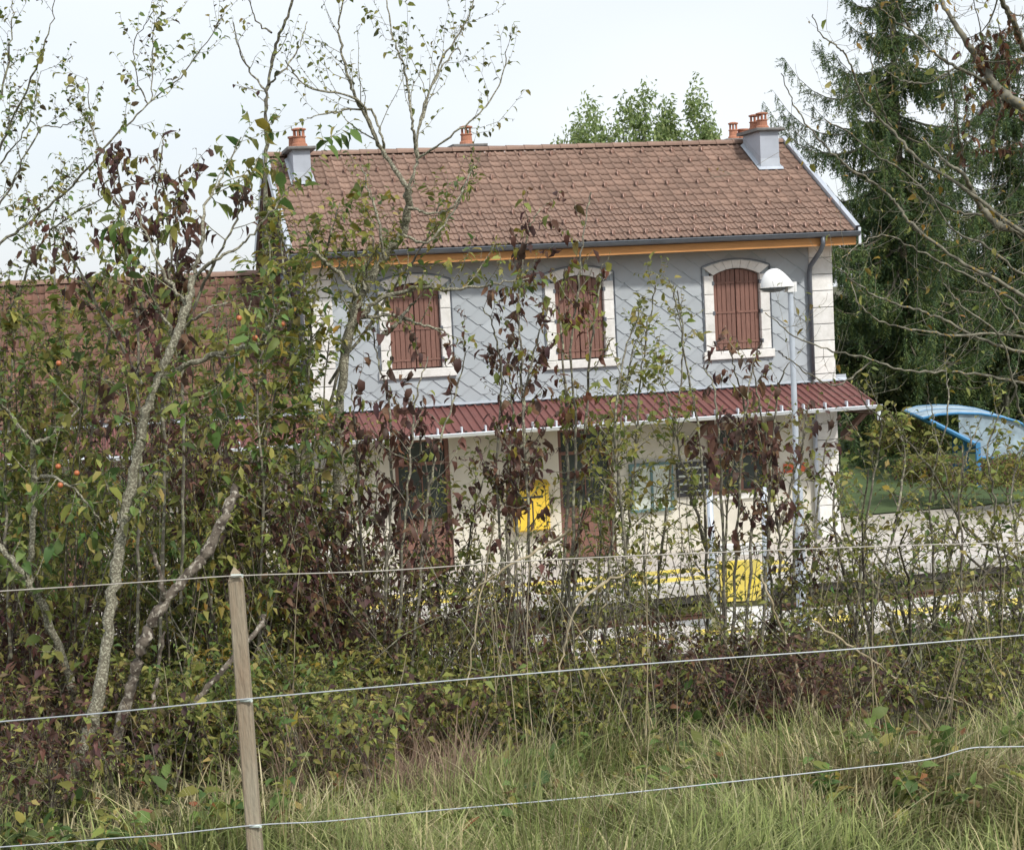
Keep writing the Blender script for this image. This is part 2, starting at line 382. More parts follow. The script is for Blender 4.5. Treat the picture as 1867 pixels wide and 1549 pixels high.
# gables: dark boards left, plain right
gb = MB().prismx([(0.35, 0), (DEP - .35, 0), (DEP - .35, 5.72), (DEP / 2, 7.5), (0.35, 5.72)], -0.35, 0.0)
gb.build('gable_wall', M_CREAM, bld)
gb2 = MB().prismx([(0.0, 5.72), (DEP, 5.72), (DEP / 2, 7.45)], -W, -W + .3)
gb2.prismx([(0.35, 0), (DEP - .35, 0), (DEP - .35, 5.72), (0.35, 5.72)], -W, -W + .35)
glw = gb2.build('gable_wall', M_DARKWOOD, bld)
bw = 0.2
for k in range(int(DEP / bw)):
    y0 = k * bw + .01; y1 = y0 + bw - .02; ym = (y0 + y1) / 2
    zt = lambda y: 5.66 + SL * min(y + OHF - .1, DEP - y + OHF - .1) - .22
    MB().add([(-W - .03, y0, 4.9), (-W - .03, y1, 4.9), (-W - .03, y1, zt(y1)), (-W - .03, y0, zt(y0)), (-W, y0, 4.9), (-W, y1, 4.9), (-W, y1, zt(y1)), (-W, y0, zt(y0))],
             [(0, 3, 2, 1), (0, 1, 5, 4), (1, 2, 6, 5), (2, 3, 7, 6), (3, 0, 4, 7)]).build('board', M_DARKWOOD, glw)
# slates -------------------------------------------------------------
rng = random.Random(4)
AX, AZ = 0.455, 0.312        # full diagonals of the exposed diamond
nst = 0
rows = int((5.62 - 2.95) / (AZ / 2)) + 3
for r in range(rows):
    cz = 2.98 + r * AZ / 2
    x0 = -W + .35 + (AX / 2 if r % 2 else 0)
    k = 0
    while True:
        cx = x0 + k * AX; k += 1
        if cx > -0.28: break
        hx, hz, n = AX / 2 - .004, AZ / 2 - .003, 0.052
        # diamond running up under the course above, its side and bottom corners cropped
        poly = [(cx - n, cz - hz), (cx + n, cz - hz), (cx + hx, cz - n * .3), (cx + hx, cz + n * .3), (cx + n, cz + hz + .03), (cx - n, cz + hz + .03), (cx - hx, cz + n * .3), (cx - hx, cz - n * .3)]
        inside = False
        for c in WX:
            l, rr, lo, hi = c - .60, c + .60, 3.60, 5.18
            if len(poly) < 3: break
            if max(p[0] for p in poly) > l and min(p[0] for p in poly) < rr and max(p[1] for p in poly) > lo and min(p[1] for p in poly) < hi:
                sd = [(l - cx, (-1, 0, -l)), (cx - rr, (1, 0, rr)), (lo - cz, (0, -1, -lo)), (cz - hi, (0, 1, hi))]
                s_ = max(sd); poly = poly_clip(poly, *s_[1])
        if len(poly) < 3: continue
        poly = poly_clip(poly, 1, 0, -W + .40); poly = poly_clip(poly, -1, 0, .42); poly = poly_clip(poly, 0, -1, -5.62); poly = poly_clip(poly, 0, 1, 2.93)
        if len(poly) < 3: continue
        ar = abs(sum(poly[i][0] * poly[(i + 1) % len(poly)][1] - poly[(i + 1) % len(poly)][0] * poly[i][1] for i in range(len(poly)))) / 2
        if ar < 0.004: continue
        # tilted: lower corner stands proud of the course below
        yf = lambda z: -0.014 - 0.028 * (cz + hz - z) / (2 * hz) + rng.uniform(-.0008, .0008)
        n_ = len(poly)
        vs = [(x, yf(z), z) for x, z in poly] + [(x, yf(z) + .014, z) for x, z in poly]
        MB().add(vs, [tuple(range(n_)), *[(i, n_ + i, n_ + (i + 1) % n_, (i + 1) % n_) for i in range(n_)]]).build('slate', M_SLATE, uw)
        nst += 1
# quoins -------------------------------------------------------------
for sx in (0, 1):
    z = 0.0; k = 0
    while z < 5.55:
        h = 0.312; z1 = min(z + h, 5.62)
        w_ = 0.44
        x0, x1 = (-w_, 0.025) if sx == 0 else (-W - .025, -W + w_)
        MB().bbox(x0, x1, -0.052 - 0.004 * ((k * 7) % 3) / 3, 0.34, z + .006, z1 - .006, .008).build('quoin_stone', M_LIME, bld)
        z = z1; k += 1
# windows with closed shutters --------------------------------------
def arch_z(dx, half, zs, rise): return zs + rise * (1 - (dx / half) ** 2)
def upper_window(c):
    w = MB(); w.box(c - .53, c + .53, 0.10, 0.158, 3.58, 5.19); win = w.build('window', M_BLACK, bld)
    rise, zs, zb = 0.12, 5.05, 3.66
    # jamb stones
    for s in (-1, 1):
        hs = [3.66, 4.01, 4.36, 4.71, 5.06]
        for i in range(4):
            a, b = sorted((c + s * .46, c + s * .645))
            MB().bbox(a, b, -0.068, 0.10, hs[i] + .004, hs[i + 1] - .004, .008).build('jamb_stone', M_LIME, win)
    # voussoirs
    N = 7
    for i in range(N):
        a0, a1 = -1 + 2 * i / N, -1 + 2 * (i + 1) / N
        g = .004
        xi0, xi1 = c + a0 * .46 + g, c + a1 * .46 - g; xo0, xo1 = c + a0 * .645 + g, c + a1 * .645 - g
        zi = lambda a: zs + .015 + rise * (1 - a * a); zo = lambda a: zs + .155 + (rise + .005) * (1 - a * a)
        pts = [(xi0, zi(a0)), (xi1, zi(a1)), (xo1, zo(a1)), (xo0, zo(a0))]
        MB().prism(pts, -0.068, 0.10).build('arch_stone', M_LIME, win)
    MB().bbox(c - .70, c + .70, -0.10, 0.12, 3.50, 3.655, .012).build('sill', M_LIME, win)
    # thin dark metal edging against the slates
    pts = [(c - .665, 3.62), (c - .665, zs + .16)] + [(c + a * .665, zs + .175 + (rise + .005) * (1 - a * a)) for a in np.linspace(-1, 1, 11)] + [(c + .665, zs + .16), (c + .665, 3.62)]
    tr = MB()
    for a, b in zip(pts[:-1], pts[1:]):
        d = Vector((b[0] - a[0], 0, b[1] - a[1]));
        if d.length < 1e-4: continue
        d.normalize(); n2 = Vector((d.z, 0, -d.x)) * .016
        tr.prism([(a[0] - n2.x, a[1] - n2.z), (b[0] - n2.x, b[1] - n2.z), (b[0], b[1]), (a[0], a[1])], -0.052, 0.0)
    tr.build('edge_trim', M_ZINCDARK, win)
    # shutters: two leaves of five boards
    for leaf in (-1, 1):
        for i in range(5):
            x0 = c + (leaf * .006 if leaf > 0 else -.455) + i * .0898; x1 = x0 + .0845
            zt = lambda x: arch_z(x - c, .46, zs - .005, rise)
            pr = [(x0, zb + .02), (x1, zb + .02), (x1, zt(x1)), ((x0 + x1) / 2, zt((x0 + x1) / 2)), (x0, zt(x0))]
            dy = 0.004 * ((i * 3 + leaf) % 2)
            n5 = 5
            b_ = .006
            front = [(x0 + b_, zb + .02), (x1 - b_, zb + .02), (x1 - b_, zt(x1 - b_)), ((x0 + x1) / 2, zt((x0 + x1) / 2)), (x0 + b_, zt(x0 + b_))]
            MB().add([(x, .02 + dy, z) for x, z in front] + [(x, .028 + dy, z) for x, z in pr] + [(x, .05, z) for x, z in pr],
                     [tuple(range(5))] + [(k, n5 + k, n5 + (k + 1) % 5, (k + 1) % 5) for k in range(5)] + [(5 + k, 10 + k, 10 + (k + 1) % 5, 5 + (k + 1) % 5) for k in range(5)]
                     ).build('shutter_board', M_SHUT, win)
        for z in (3.80, 4.35, 4.90):
            a, b = (c - .44, c - .02) if leaf < 0 else (c + .02, c + .44)
            MB().box(a, b, 0.008, 0.0205, z, z + .035).build('hinge_strap', M_SHUT, win)
            hx_ = c + leaf * .468
            MB().box(hx_ - .022, hx_ + .022, -0.075, 0.02, z - .02, z + .05).build('hinge_pin', M_ZINCDARK, win)
for c in WX: upper_window(c)
# doors and ground floor window ------------------------------------
def door(c, w_, h):
    d = MB(); d.box(c - w_ / 2, c - w_ / 2 + .07, .06, .2, 0, h); d.box(c + w_ / 2 - .07, c + w_ / 2, .06, .2, 0, h); d.box(c - w_ / 2 + .07, c + w_ / 2 - .07, .06, .2, h - .07, h)
    dr = d.build('door', M_SHUT, bld)
    MB().box(c - w_ / 2 + .072, c + w_ / 2 - .072, .12, .16, 0.02, .95).build('door_panel', M_SHUT, dr)
    for s in (-1, 1):
        x0 = c + (-w_ / 2 + .075 if s < 0 else .01); x1 = c + (-.01 if s < 0 else w_ / 2 - .075)
        MB().box(x0, x1, .135, .155, .96, h - .5).build('pane', M_GLASS, dr)
        MB().box(x0, x1, .135, .155, h - .44, h - .08).build('pane', M_GLASS, dr)
    MB().box(c - w_ / 2 + .072, c + w_ / 2 - .072, .11, .16, h - .5, h - .44).build('transom', M_SHUT, dr)
    MB().box(c - .009, c + .009, .11, .16, .96, h - .5).build('mullion', M_SHUT, dr)
    MB().box(c + .03, c + .05, .06, .11, 1.0, 1.12).build('handle', M_GALV, dr)
door(WX[1], 1.04, 2.42); door(WX[2], 1.0, 2.42)
g = MB(); c = WX[0]
for a in ((c - .5, c - .43, .98, 2.32), (c + .43, c + .5, .98, 2.32), (c - .43, c + .43, .98, 1.05), (c - .43, c + .43, 2.25, 2.32), (c - .025, c + .025, 1.05, 2.25), (c - .43, c - .025, 1.68, 1.72), (c + .025, c + .43, 1.68, 1.72)):
    g.box(a[0], a[1], .05, .12, a[2], a[3])
gwn = g.build('window', M_SHUT, bld)
for x0, x1 in ((c - .43, c - .025), (c + .025, c + .43)):
    for z0, z1 in ((1.05, 1.68), (1.72, 2.25)):
        MB().box(x0, x1, .09, .10, z0, z1).build('pane', M_GLASS, gwn)
MB().bbox(c - .6, c + .6, -.07, .1, .88, .975, .01).build('sill', M_LIME, gwn)
for s in (-1, 1):
    a, b = sorted((c + s * .51, c + s * .68))
    MB().box(a, b, -.06, -.012, 1.0, 2.3).build('shutter_board', M_SHUT, gwn)
# roof ----------------------------------------------------------------
def tile_mesh(w_, e, th=0.018):
    """interlocking tile: flat pans, a side roll and a centre rib; x across, y up the slope, z out of the slope"""
    prof = [(0, .030), (.16 * w_, .034), (.26 * w_, .008), (.52 * w_, .006), (.60 * w_, .020), (.68 * w_, .006), (.92 * w_, .006), (1.0 * w_, .026)]
    v = []; f = []
    lift = 0.027
    for x, z in prof: v.append((x, 0, z + lift - th))
    for x, z in prof: v.append((x, 0, z + lift))
    for x, z in prof: v.append((x, e + .01, z + .002))
    n = len(prof)
    for i in range(n - 1):
        f.append((i, i + 1, n + i + 1, n + i)); f.append((n + i, n + i + 1, 2 * n + i + 1, 2 * n + i))
    me = bpy.data.meshes.new('tile'); me.from_pydata(v, [], f); me.update(); return me
def slope_matrix(x, s_along, y_eave, z_eave, slope, lift=0.0):
    a = math.atan(slope)
    return Matrix.Translation((x, y_eave + s_along * math.cos(a) - lift * math.sin(a), z_eave + s_along * math.sin(a) + lift * math.cos(a))) @ Matrix.Rotation(a, 4, 'X')
SLEN = (DEP / 2 + OHF) * math.sqrt(1 + SL * SL)
NR = 16; TE = SLEN / NR; TW = 0.2; X0, X1 = -W - OHE, OHE
rd = MB()
rd.add([(X0 + .03, -OHF + .02, ZE - .04), (X1 - .03, -OHF + .02, ZE - .04), (X1 - .03, DEP / 2, ZR - .04), (X0 + .03, DEP / 2, ZR - .04),
        (X1 - .03, DEP + OHF, ZE - .04), (X0 + .03, DEP + OHF, ZE - .04), (X0 + .03, -OHF + .02, ZE - .16), (X1 - .03, -OHF + .02, ZE - .16),
        (X1 - .03, DEP / 2, ZR - .16), (X0 + .03, DEP / 2, ZR - .16), (X1 - .03, DEP + OHF, ZE - .16), (X0 + .03, DEP + OHF, ZE - .16)],
       [(0, 1, 2, 3), (3, 2, 4, 5), (6, 9, 8, 7), (9, 11, 10, 8), (0, 6, 7, 1), (1, 7, 8, 2), (2, 8, 10, 4), (3, 9, 6, 0), (5, 11, 9, 3), (4, 10, 11, 5)])
roof = rd.build('roof', M_TILE, bld)
tme = tile_mesh(TW, TE); tme.materials.append(M_TILE)
tv = np.array([v.co[:] for v in tme.vertices]); tf = np.array([p.vertices[:] for p in tme.polygons])
rest_v, rest_f, kk = [], [], 0
rng = random.Random(11)
ncol = int((X1 - X0 - .06) / TW)
for r in range(NR):
    for cI in range(ncol):
        x = X0 + .04 + cI * TW + rng.uniform(-.002, .002)
        mtx = slope_matrix(x, r * TE + rng.uniform(-.004, .004), -OHF - .03, ZE - .02, SL, rng.uniform(0, .004))
        if r * ncol + cI < 300:
            o = link('tile', tme, None, roof); o.matrix_local = mtx
        else:
            Mn = np.array(mtx); rest_v.append(tv @ Mn[:3, :3].T + Mn[:3, 3]); rest_f.append(tf + kk); kk += len(tv)
M_TILEJ = mat('brown_roof_tile_field', (0.235, 0.152, 0.116), 0.85, 0.18, 1.6, bump=0.2, island=0.14)
o = link('tile_field', np_mesh('tile_field', np.concatenate(rest_v), np.concatenate(rest_f)), M_TILEJ, roof); tag(o, kind='stuff')
rme = MB()
for k in range(9):
    a = math.pi * k / 8; rme.v.append((0, -.13 * math.cos(a), .10 * math.sin(a) - .03))
for k in range(9):
    a = math.pi * k / 8; rme.v.append((.37, -.115 * math.cos(a), .088 * math.sin(a) - .03))
rme.f = [(k, k + 1, 10 + k, 9 + k) for k in range(8)] + [tuple(range(8, -1, -1)), tuple(range(9, 18))]
rdg = rme.mesh('ridge_tile'); rdg.materials.append(M_TILE)
k = 0; x = X0 + .02
while x < X1 - .3:
    o = link('ridge_tile', rdg, None, roof); o.location = (x, DEP / 2, ZR + .03); x += .36
sgm = MB().add([(-.015, 0, .03), (.015, 0, .03), (.015, .012, .03), (-.015, .012, .03), (-.015, 0, .125), (.015, 0, .125), (.015, .012, .125), (-.015, .012, .125),
                (-.015, .16, .05), (.015, .16, .05)],
               [(0, 1, 5, 4), (1, 2, 6, 5), (3, 0, 4, 7), (4, 5, 6, 7), (7, 6, 9, 8), (2, 3, 8, 9)]).mesh('snow_guard')
M_GUARD = mat('snow_guard_brown', (0.48, 0.31, 0.25), 0.6, 0.1, 5.0); sgm.materials.append(M_GUARD)
for r in range(1, NR):
    if r == 1: step, off = 0.31, 0.1
    elif r % 2 == 1: step, off = 0.62, 0.13 + (0.31 if (r // 2) % 2 else 0.0) + .04 * r
    else: continue
    x = X0 + .15 + off % .62
    while x < X1 - .1:
        if not (-1.2 < x < 0.05 and r * TE > 2.3) :
            o = link('snow_guard', sgm, None, roof); o.matrix_local = slope_matrix(x, r * TE - .10, -OHF - .03, ZE - .02, SL, .02)
        x += step
# verges, fascia, gutter, downpipes
for xx, s in ((X1, 1), (X0, -1)):
    for yy, dirn in ((0, 1), (1, -1)):
        def P(t, lift, dx):
            y = -OHF - .05 + t * (DEP / 2 + OHF + .05); z = ZE - .04 + t * (ZR - ZE + .05)
            if dirn < 0: y = DEP - y
            return (xx + dx, y, z + lift)
        pts = [P(0, .12, -.07 * s), P(1, .12, -.07 * s), P(1, .13, .012 * s), P(0, .13, .012 * s), P(0, -.10, .012 * s), P(1, -.10, .012 * s), P(0, .045, -.075 * s), P(1, .045, -.075 * s)]
        MB().add(pts, [(0, 1, 2, 3), (3, 2, 5, 4), (0, 6, 7, 1)]).build('verge_flashing', M_ZINC, bld)
MB().box(X1 - .03, X1 + .02, -OHF - .075, -OHF - .052, ZE - .27, ZE + .05).build('verge_flashing', M_GALV, bld)
MB().box(X0 + .05, X1 - .05, -OHF, -OHF + .03, ZE - .265, ZE - .12).build('fascia_board', M_WOOD, bld)
MB().box(X0 + .05, X1 - .05, -OHF + .031, -.04, ZE - .25, ZE - .22).build('soffit', M_WOOD, bld)
def half_gutter(x0, x1, y, z, r, m, parent, name='gutter'):
    v = []; N = 8
    for rr in (r, r - .012):
        for xx in (x0, x1):
            for k in range(N + 1):
                a = math.pi + math.pi * k / N; v.append((xx, y + rr * math.cos(a), z + rr * math.sin(a)))
    n = N + 1; f = []
    for k in range(N):
        f.append((k, k + 1, n + k + 1, n + k)); f.append((2 * n + k + 1, 2 * n + k, 3 * n + k, 3 * n + k + 1))
    f += [(0, n, 3 * n, 2 * n), (N, 2 * n + N, 3 * n + N, n + N), tuple(range(N, -1, -1)), tuple(range(n, 2 * n))]
    g_ = MB().add(v, f); g_.tube([(x0, y - r, z + .004), (x1, y - r, z + .004)], .013, 6)
    return g_.build(name, m, parent)
half_gutter(X0, X1 - .02, -OHF - .085, ZE - .035, .075, M_ZINCDARK, bld)
for xx, zb_ in ((-.42, 3.02), (-W - .09, 3.6)):
    yw = -.10
    MB().tube([(xx, -OHF - .085, ZE - .10), (xx, -OHF - .08, ZE - .24), (xx, -OHF + .05, ZE - .36), (xx - .04, yw - .05, ZE - .62), (xx - .04, yw, ZE - .74), (xx - .04, yw, zb_)], .045, 10).build('downpipe', M_ZINCDARK, bld, True)
MB().tube([(-.46, -.09, 2.6), (-.46, -.09, .02)], .045, 10).build('downpipe', M_ZINC, bld, True)
# chimneys ------------------------------------------------------------
def roof_z(y): return ZE - .02 + SL * (min(y, DEP - y) + OHF)
def chimney(x0, x1, y0, y1, ztop, pots, flash=True, mats=M_CHIM):
    zb_ = min(roof_z(y0), roof_z(y1)) - .35
    ch = MB().box(x0, x1, y0, y1, zb_, ztop).build('chimney', mats, bld)
    MB().bbox(x0 - .10, x1 + .10, y0 - .10, y1 + .10, ztop + .001, ztop + .06, .015).build('cap_slab', M_CAP, ch)
    if flash:
        e = .065
        zf, zk = roof_z(y0 - e) + .075, roof_z(min(y1, DEP / 2)) + .075
        yk = min(y1, DEP / 2)
        f = MB()
        f.add([(x0 - e, y0 - e, zf), (x1 + e, y0 - e, zf), (x1 + e, y0 - .004, zf + e * SL + .02), (x0 - e, y0 - .004, zf + e * SL + .02)], [(0, 1, 2, 3)])
        f.add([(x0 - .004, y0 - .004, zf + .02), (x1 + .004, y0 - .004, zf + .02), (x1 + .004, y0 - .004, zf + .22), (x0 - .004, y0 - .004, zf + .22)], [(0, 1, 2, 3)])
        for s, xx in ((-1, x0), (1, x1)):
            f.add([(xx + s * e, y0 - e, zf), (xx + s * e, yk, zk), (xx + s * .004, yk, zk + .04), (xx + s * .004, y0 - .006, zf + e * SL + .02)], [(0, 1, 2, 3)])
            f.add([(xx + s * .005, y0 - .006, zf), (xx + s * .005, yk, zk), (xx + s * .005, yk, zk + .13), (xx + s * .005, y0 - .006, zf + .22)], [(0, 1, 2, 3)])
        f.build('flashing', M_ZINC, ch)
    for px_, py_, r, h, kind in pots:
        z0 = ztop + .06
        if kind == 0:      # plain pot
            MB().lathe([(r * 1.15, z0), (r * 1.1, z0 + .05), (r * .92, z0 + .07), (r * .86, z0 + h - .04), (r * 1.02, z0 + h - .03), (r * 1.02, z0 + h), (r * .7, z0 + h)], px_, py_).build('chimney_pot', M_POT, ch, False)
        else:              # pot with a vented lantern and cap
            pot = MB().lathe([(r * 1.2, z0), (r * 1.12, z0 + .06), (r * .92, z0 + .08), (r * .86, z0 + h * .5), (r * 1.0, z0 + h * .52), (r * 1.0, z0 + h * .57), (r * .6, z0 + h * .575)], px_, py_).build('chimney_pot', M_POT, ch)
            v = MB()
            for j in range(6):
                a = math.pi * 2 * j / 6 + .2; cx_, cy_ = px_ + r * .72 * math.cos(a), py_ + r * .72 * math.sin(a)
                v.tube([(cx_, cy_, z0 + h * .575), (cx_, cy_, z0 + h * .87)], .02, 5)
            v.lathe([(r * .95, z0 + h * .87), (r * 1.05, z0 + h * .89), (r * 1.05, z0 + h * .95), (r * .5, z0 + h)], px_, py_)
            v.build('pot_lantern', M_POT, ch)
chimney(-.64, -.25, 1.62, 2.5, 7.84, [(-.45, 1.95, .115, .34, 1), (-.46, 2.3, .115, .34, 1)])
chimney(-.62, -.10, 3.25, 4.0, 7.80, [(-.45, 3.5, .10, .36, 1), (-.22, 3.55, .12, .22, 0)], False)
chimney(-9.78, -9.46, 1.62, 2.45, 7.72, [(-9.62, 1.85, .13, .36, 1), (-9.66, 2.2, .13, .24, 0)])
chimney(-6.36, -5.86, 3.2, 3.8, 7.83, [(-6.12, 3.4, .125, .38, 1)], False)
# canopy over the platform -------------------------------------------
CX0, CX1, CY, CZT, CZB = -20.0, 0.25, -1.32, 3.0, 2.62
cap_ = MB(); cap_.add([(CX0, 0, CZT - .05), (CX1, 0, CZT - .05), (CX1, CY, CZB - .05), (CX0, CY, CZB - .05), (CX0, 0, CZT - .09), (CX1, 0, CZT - .09), (CX1, CY, CZB - .09), (CX0, CY, CZB - .09)],
                  [(0, 3, 2, 1), (4, 5, 6, 7), (0, 1, 5, 4), (1, 2, 6, 5), (2, 3, 7, 6), (3, 0, 4, 7)])
canopy = cap_.build('canopy', M_DARKWOOD, bld)
shw = 1.05; v = []; prof = []
nr = 7
for k in range(nr):
    b0 = k * shw / nr
    prof += [(b0, 0), (b0 + .085, 0), (b0 + .10, .034), (b0 + .125, .034), (b0 + .14, 0)]
prof.append((shw - .002, 0))
for yy, zz in ((0, CZT - .045), (CY - .03, CZB - .053)):
    for x, z in prof: v.append((x, yy, zz + z))
n = len(prof)
shm = MB().add(v, [(i, n + i, n + i + 1, i + 1) for i in range(n - 1)]).mesh('roof_sheet'); shm.materials.append(M_REDMETAL)
x = CX1 - shw
while x > CX0:
    o = link('roof_sheet', shm, None, canopy); o.location = (x, 0, 0); x -= shw
MB().add([(CX0, -.012, CZT + .03), (CX1, -.012, CZT + .03), (CX1, -.10, CZT - .02), (CX0, -.10, CZT - .02), (CX1, -.012, CZT + .09), (CX0, -.012, CZT + .09)], [(0, 3, 2, 1), (0, 1, 4, 5)]).build('wall_flashing', M_ZINC, canopy)
half_gutter(CX0, CX1 + .02, CY - .075, CZB - .055, .062, M_GALV, canopy)
hk = MB().box(-.012, .012, CY - .05, CY + .05, CZB - .05, CZB + .055).mesh('gutter_hook'); hk.materials.append(M_GALV)
x = CX1 - .2
while x > CX0:
    o = link('gutter_hook', hk, None, canopy); o.location = (x, 0, 0); x -= .42
MB().tube([(CX1 - .02, CY - .075, CZB - .1), (CX1 - .02, CY - .075, CZB - .32)], .035, 8).build('downspout', M_GALV, canopy)
for xx in (CX1 - .12, -2.95, -6.4, -9.7, -13.1, -16.5):
    b = MB(); b.box(xx - .05, xx + .05, CY + .05, -.04, CZB - .22, CZB - .10)
    b.add([(xx - .05, -.04, 1.85), (xx + .05, -.04, 1.85), (xx + .05, -.04, 1.99), (xx - .05, -.04, 1.99), (xx - .05, CY + .25, CZB - .22), (xx + .05, CY + .25, CZB - .22), (xx + .05, CY + .39, CZB - .22), (xx - .05, CY + .39, CZB - .22)],
          [(0, 1, 5, 4), (1, 2, 6, 5), (2, 3, 7, 6), (3, 0, 4, 7)])
    b.build('bracket', M_DARKWOOD, canopy)
# low wing -------------------------------------------------------------
wing = thing('low_wing', 'low station wing with weathered red tiled roof left of the grey building', 'building', (-10, 0, 0))
def T(mb): mb.v = [(x + 10, y, z) for x, y, z in mb.v]; return mb
WZR, WZE = 5.50, 3.02
ww = MB(); ww.box(-22, -W - .06, 0.0, .35, 0, 3.0); ww.prismx([(0.3, 0), (5.3, 0), (5.3, 3.0), (2.67, 5.3), (0.3, 3.1)], -22, -21.7)
T(ww).build('wall', M_CREAM, wing)
wsl = (WZR - WZE) / (2.67 + .02); wlen = math.hypot(WZR - WZE, 2.69)
wr = MB().add([(-22, -.02, WZE - .02), (-W - .05, -.02, WZE - .02), (-W - .05, 2.67, WZR - .03), (-22, 2.67, WZR - .03), (-W - .05, 5.36, WZE), (-22, 5.36, WZE)], [(0, 1, 2, 3), (3, 2, 4, 5)])
wro = T(wr).build('roof', M_TILEOLD, wing)
wt = tile_mesh(.22, wlen / 13); tv = np.array([q.co[:] for q in wt.vertices]); tf = np.array([q.vertices[:] for q in wt.polygons])
vv, ff, kk = [], [], 0
for r in range(13):
    for cI in range(52):
        mtx = np.array(slope_matrix(-W - .06 - (cI + 1) * .22, r * wlen / 13, -.03, WZE, wsl, rng.uniform(0, .012)))
        q = tv @ mtx[:3, :3].T + mtx[:3, 3]; q[:, 0] += 10; vv.append(q); ff.append(tf + kk); kk += len(tv)
tag(link('tile_field', np_mesh('tile_field', np.concatenate(vv), np.concatenate(ff)), M_TILEOLD, wro), kind='stuff')
x = -W - .45
while x > -21:
    o = link('ridge_tile', rdg, None, wro); o.location = (x + 10, 2.67, WZR + .03); x -= .36
T(MB().add([(-W - .055, -.1, WZE + .04), (-W - .055, 2.7, WZR + .06), (-W - .055, 2.7, WZR + .22), (-W - .055, -.1, WZE + .2), (-W - .16, -.1, WZE + .06), (-W - .16, 2.7, WZR + .08)],
         [(0, 1, 2, 3), (0, 4, 5, 1)])).build('flashing', M_ZINC, wro)
for cx_ in (-11.4, -14.3, -17.4):
    d = T(MB().box(cx_ - .55, cx_ + .55, -.03, -.004, 0.02, 2.2)).build('door', M_SHUT, wing)
    for k in range(6):
        T(MB().bbox(cx_ - .54 + k * .18, cx_ - .365 + k * .18, -.055, -.031, .04, 2.18, .006)).build('board', M_SHUT, d)
# things on and by the walls -------------------------------------------
nb = thing('notice_case', 'teal framed glass notice case on the cream wall right of the middle door', 'notice board', (-3.72, -.01, .78))
f = MB()
for a in ((-.42, .42, 0, .05), (-.42, .42, .85, .90), (-.42, -.37, .05, .85), (.37, .42, .05, .85), (-.02, .02, .05, .85)): f.box(a[0], a[1], -.08, 0, a[2], a[3])
f.build('frame', M_TEAL, nb); MB().box(-.37, -.021, -.045, -.01, .051, .849).build('poster', M_PAPER, nb); MB().box(.021, .37, -.045, -.01, .051, .849).build('poster', M_PAPER, nb)
tb = thing('timetable_board', 'black timetable board with pale rows between notice case and window', 'notice board', (-2.92, -.01, 1.0))
MB().box(-.30, .30, -.05, 0, 0, .64).build('panel', M_BLACK, tb)
for k in range(4): MB().box(-.27, .27, -.054, -.0505, .08 + k * .145, .115 + k * .145).build('row', M_PAPER, tb)
bx = thing('wall_box', 'yellow box hanging on the cream wall between the two doors', 'box', (-6.05, -.01, .62))
MB().bbox(-.32, .32, -.24, 0, 0, .82, .03).build('body', M_YEL, bx)
MB().add([(-.34, -.27, .821), (.34, -.27, .821), (.34, 0, .90), (-.34, 0, .90), (-.34, -.27, .80), (.34, -.27, .80), (.34, 0, .822), (-.34, 0, .822)], [(0, 1, 2, 3), (0, 4, 5, 1), (1, 5, 6, 2), (3, 7, 4, 0)]).build('lid', M_YEL, bx)
MB().box(-.2, .2, -.246, -.2401, .60, .64).build('slot', M_BLACK, bx); MB().box(-.012, .012, -.247, -.2401, .06, .55).build('seam', M_BLACK, bx)
sg = thing('name_plate', 'small orange red plate on the wall beside the corner stones', 'sign', (-.82, -.012, 1.30))
MB().bbox(-.27, .20, -.03, 0, 0, .17, .006).build('plate', M_ORANGE, sg)
# lamp ------------------------------------------------------------------
lp = thing('platform_lamp', 'tall platform lamp post with white hooded head', 'street lamp', (-4.0, -7.45, 0))
MB().box(-.16, .16, -.16, .16, 0.001, .02).build('base_plate', M_GALV, lp)
MB().lathe([(.075, .02), (.075, 1.9), (.07, 1.96), (.045, 2.0)], 0, 0, 14).build('lower_pole', M_POLE, lp, True)
MB().lathe([(.044, 1.9), (.038, 4.78), (.038, 4.80)], 0, 0, 12).build('upper_pole', M_POLE, lp, True)
MB().box(-.05, .05, -.085, -.072, .9, 1.35).build('access_door', M_ZINC, lp)
h = MB(); NA, NB = 14, 8
for i in range(NB + 1):                                  # bulbous hood: wide dome to the left, neck to the right
    t = i / NB
    for j in range(NA):
        a = 2 * math.pi * j / NA
        ca, sa = math.cos(a), math.sin(a)
        rr = math.cos(t * math.pi / 2) ** .75
        x = ca * rr * (.24 if ca < 0 else .26); y = sa * rr * .14
        zt = math.sin(t * math.pi / 2) * (.26 - .17 * max(0, ca * rr) ** 1.2)
        h.v.append((-.20 + x, y, 4.80 + zt))
for i in range(NB):
    for j in range(NA): h.f.append((i * NA + j, i * NA + (j + 1) % NA, (i + 1) * NA + (j + 1) % NA, (i + 1) * NA + j))
h.f.append(tuple(range(NB * NA, NB * NA + NA)))
h.build('hood', M_WHITE, lp, True)
ln = MB()
for i in range(4):
    t = i / 3
    for j in range(NA):
        a = 2 * math.pi * j / NA; rr = math.cos(t * math.pi / 2); ln.v.append((-.26 + .21 * math.cos(a) * rr, .13 * math.sin(a) * rr, 4.795 - .07 * math.sin(t * math.pi / 2)))
for i in range(3):
    for j in range(NA): ln.f.append((i * NA + j, (i + 1) * NA + j, (i + 1) * NA + (j + 1) % NA, i * NA + (j + 1) % NA))
ln.build('lens', M_ZINCDARK, lp, True)
MB().box(-.06, .075, -.06, .06, 4.72, 4.86).build('neck', M_WHITE, lp)
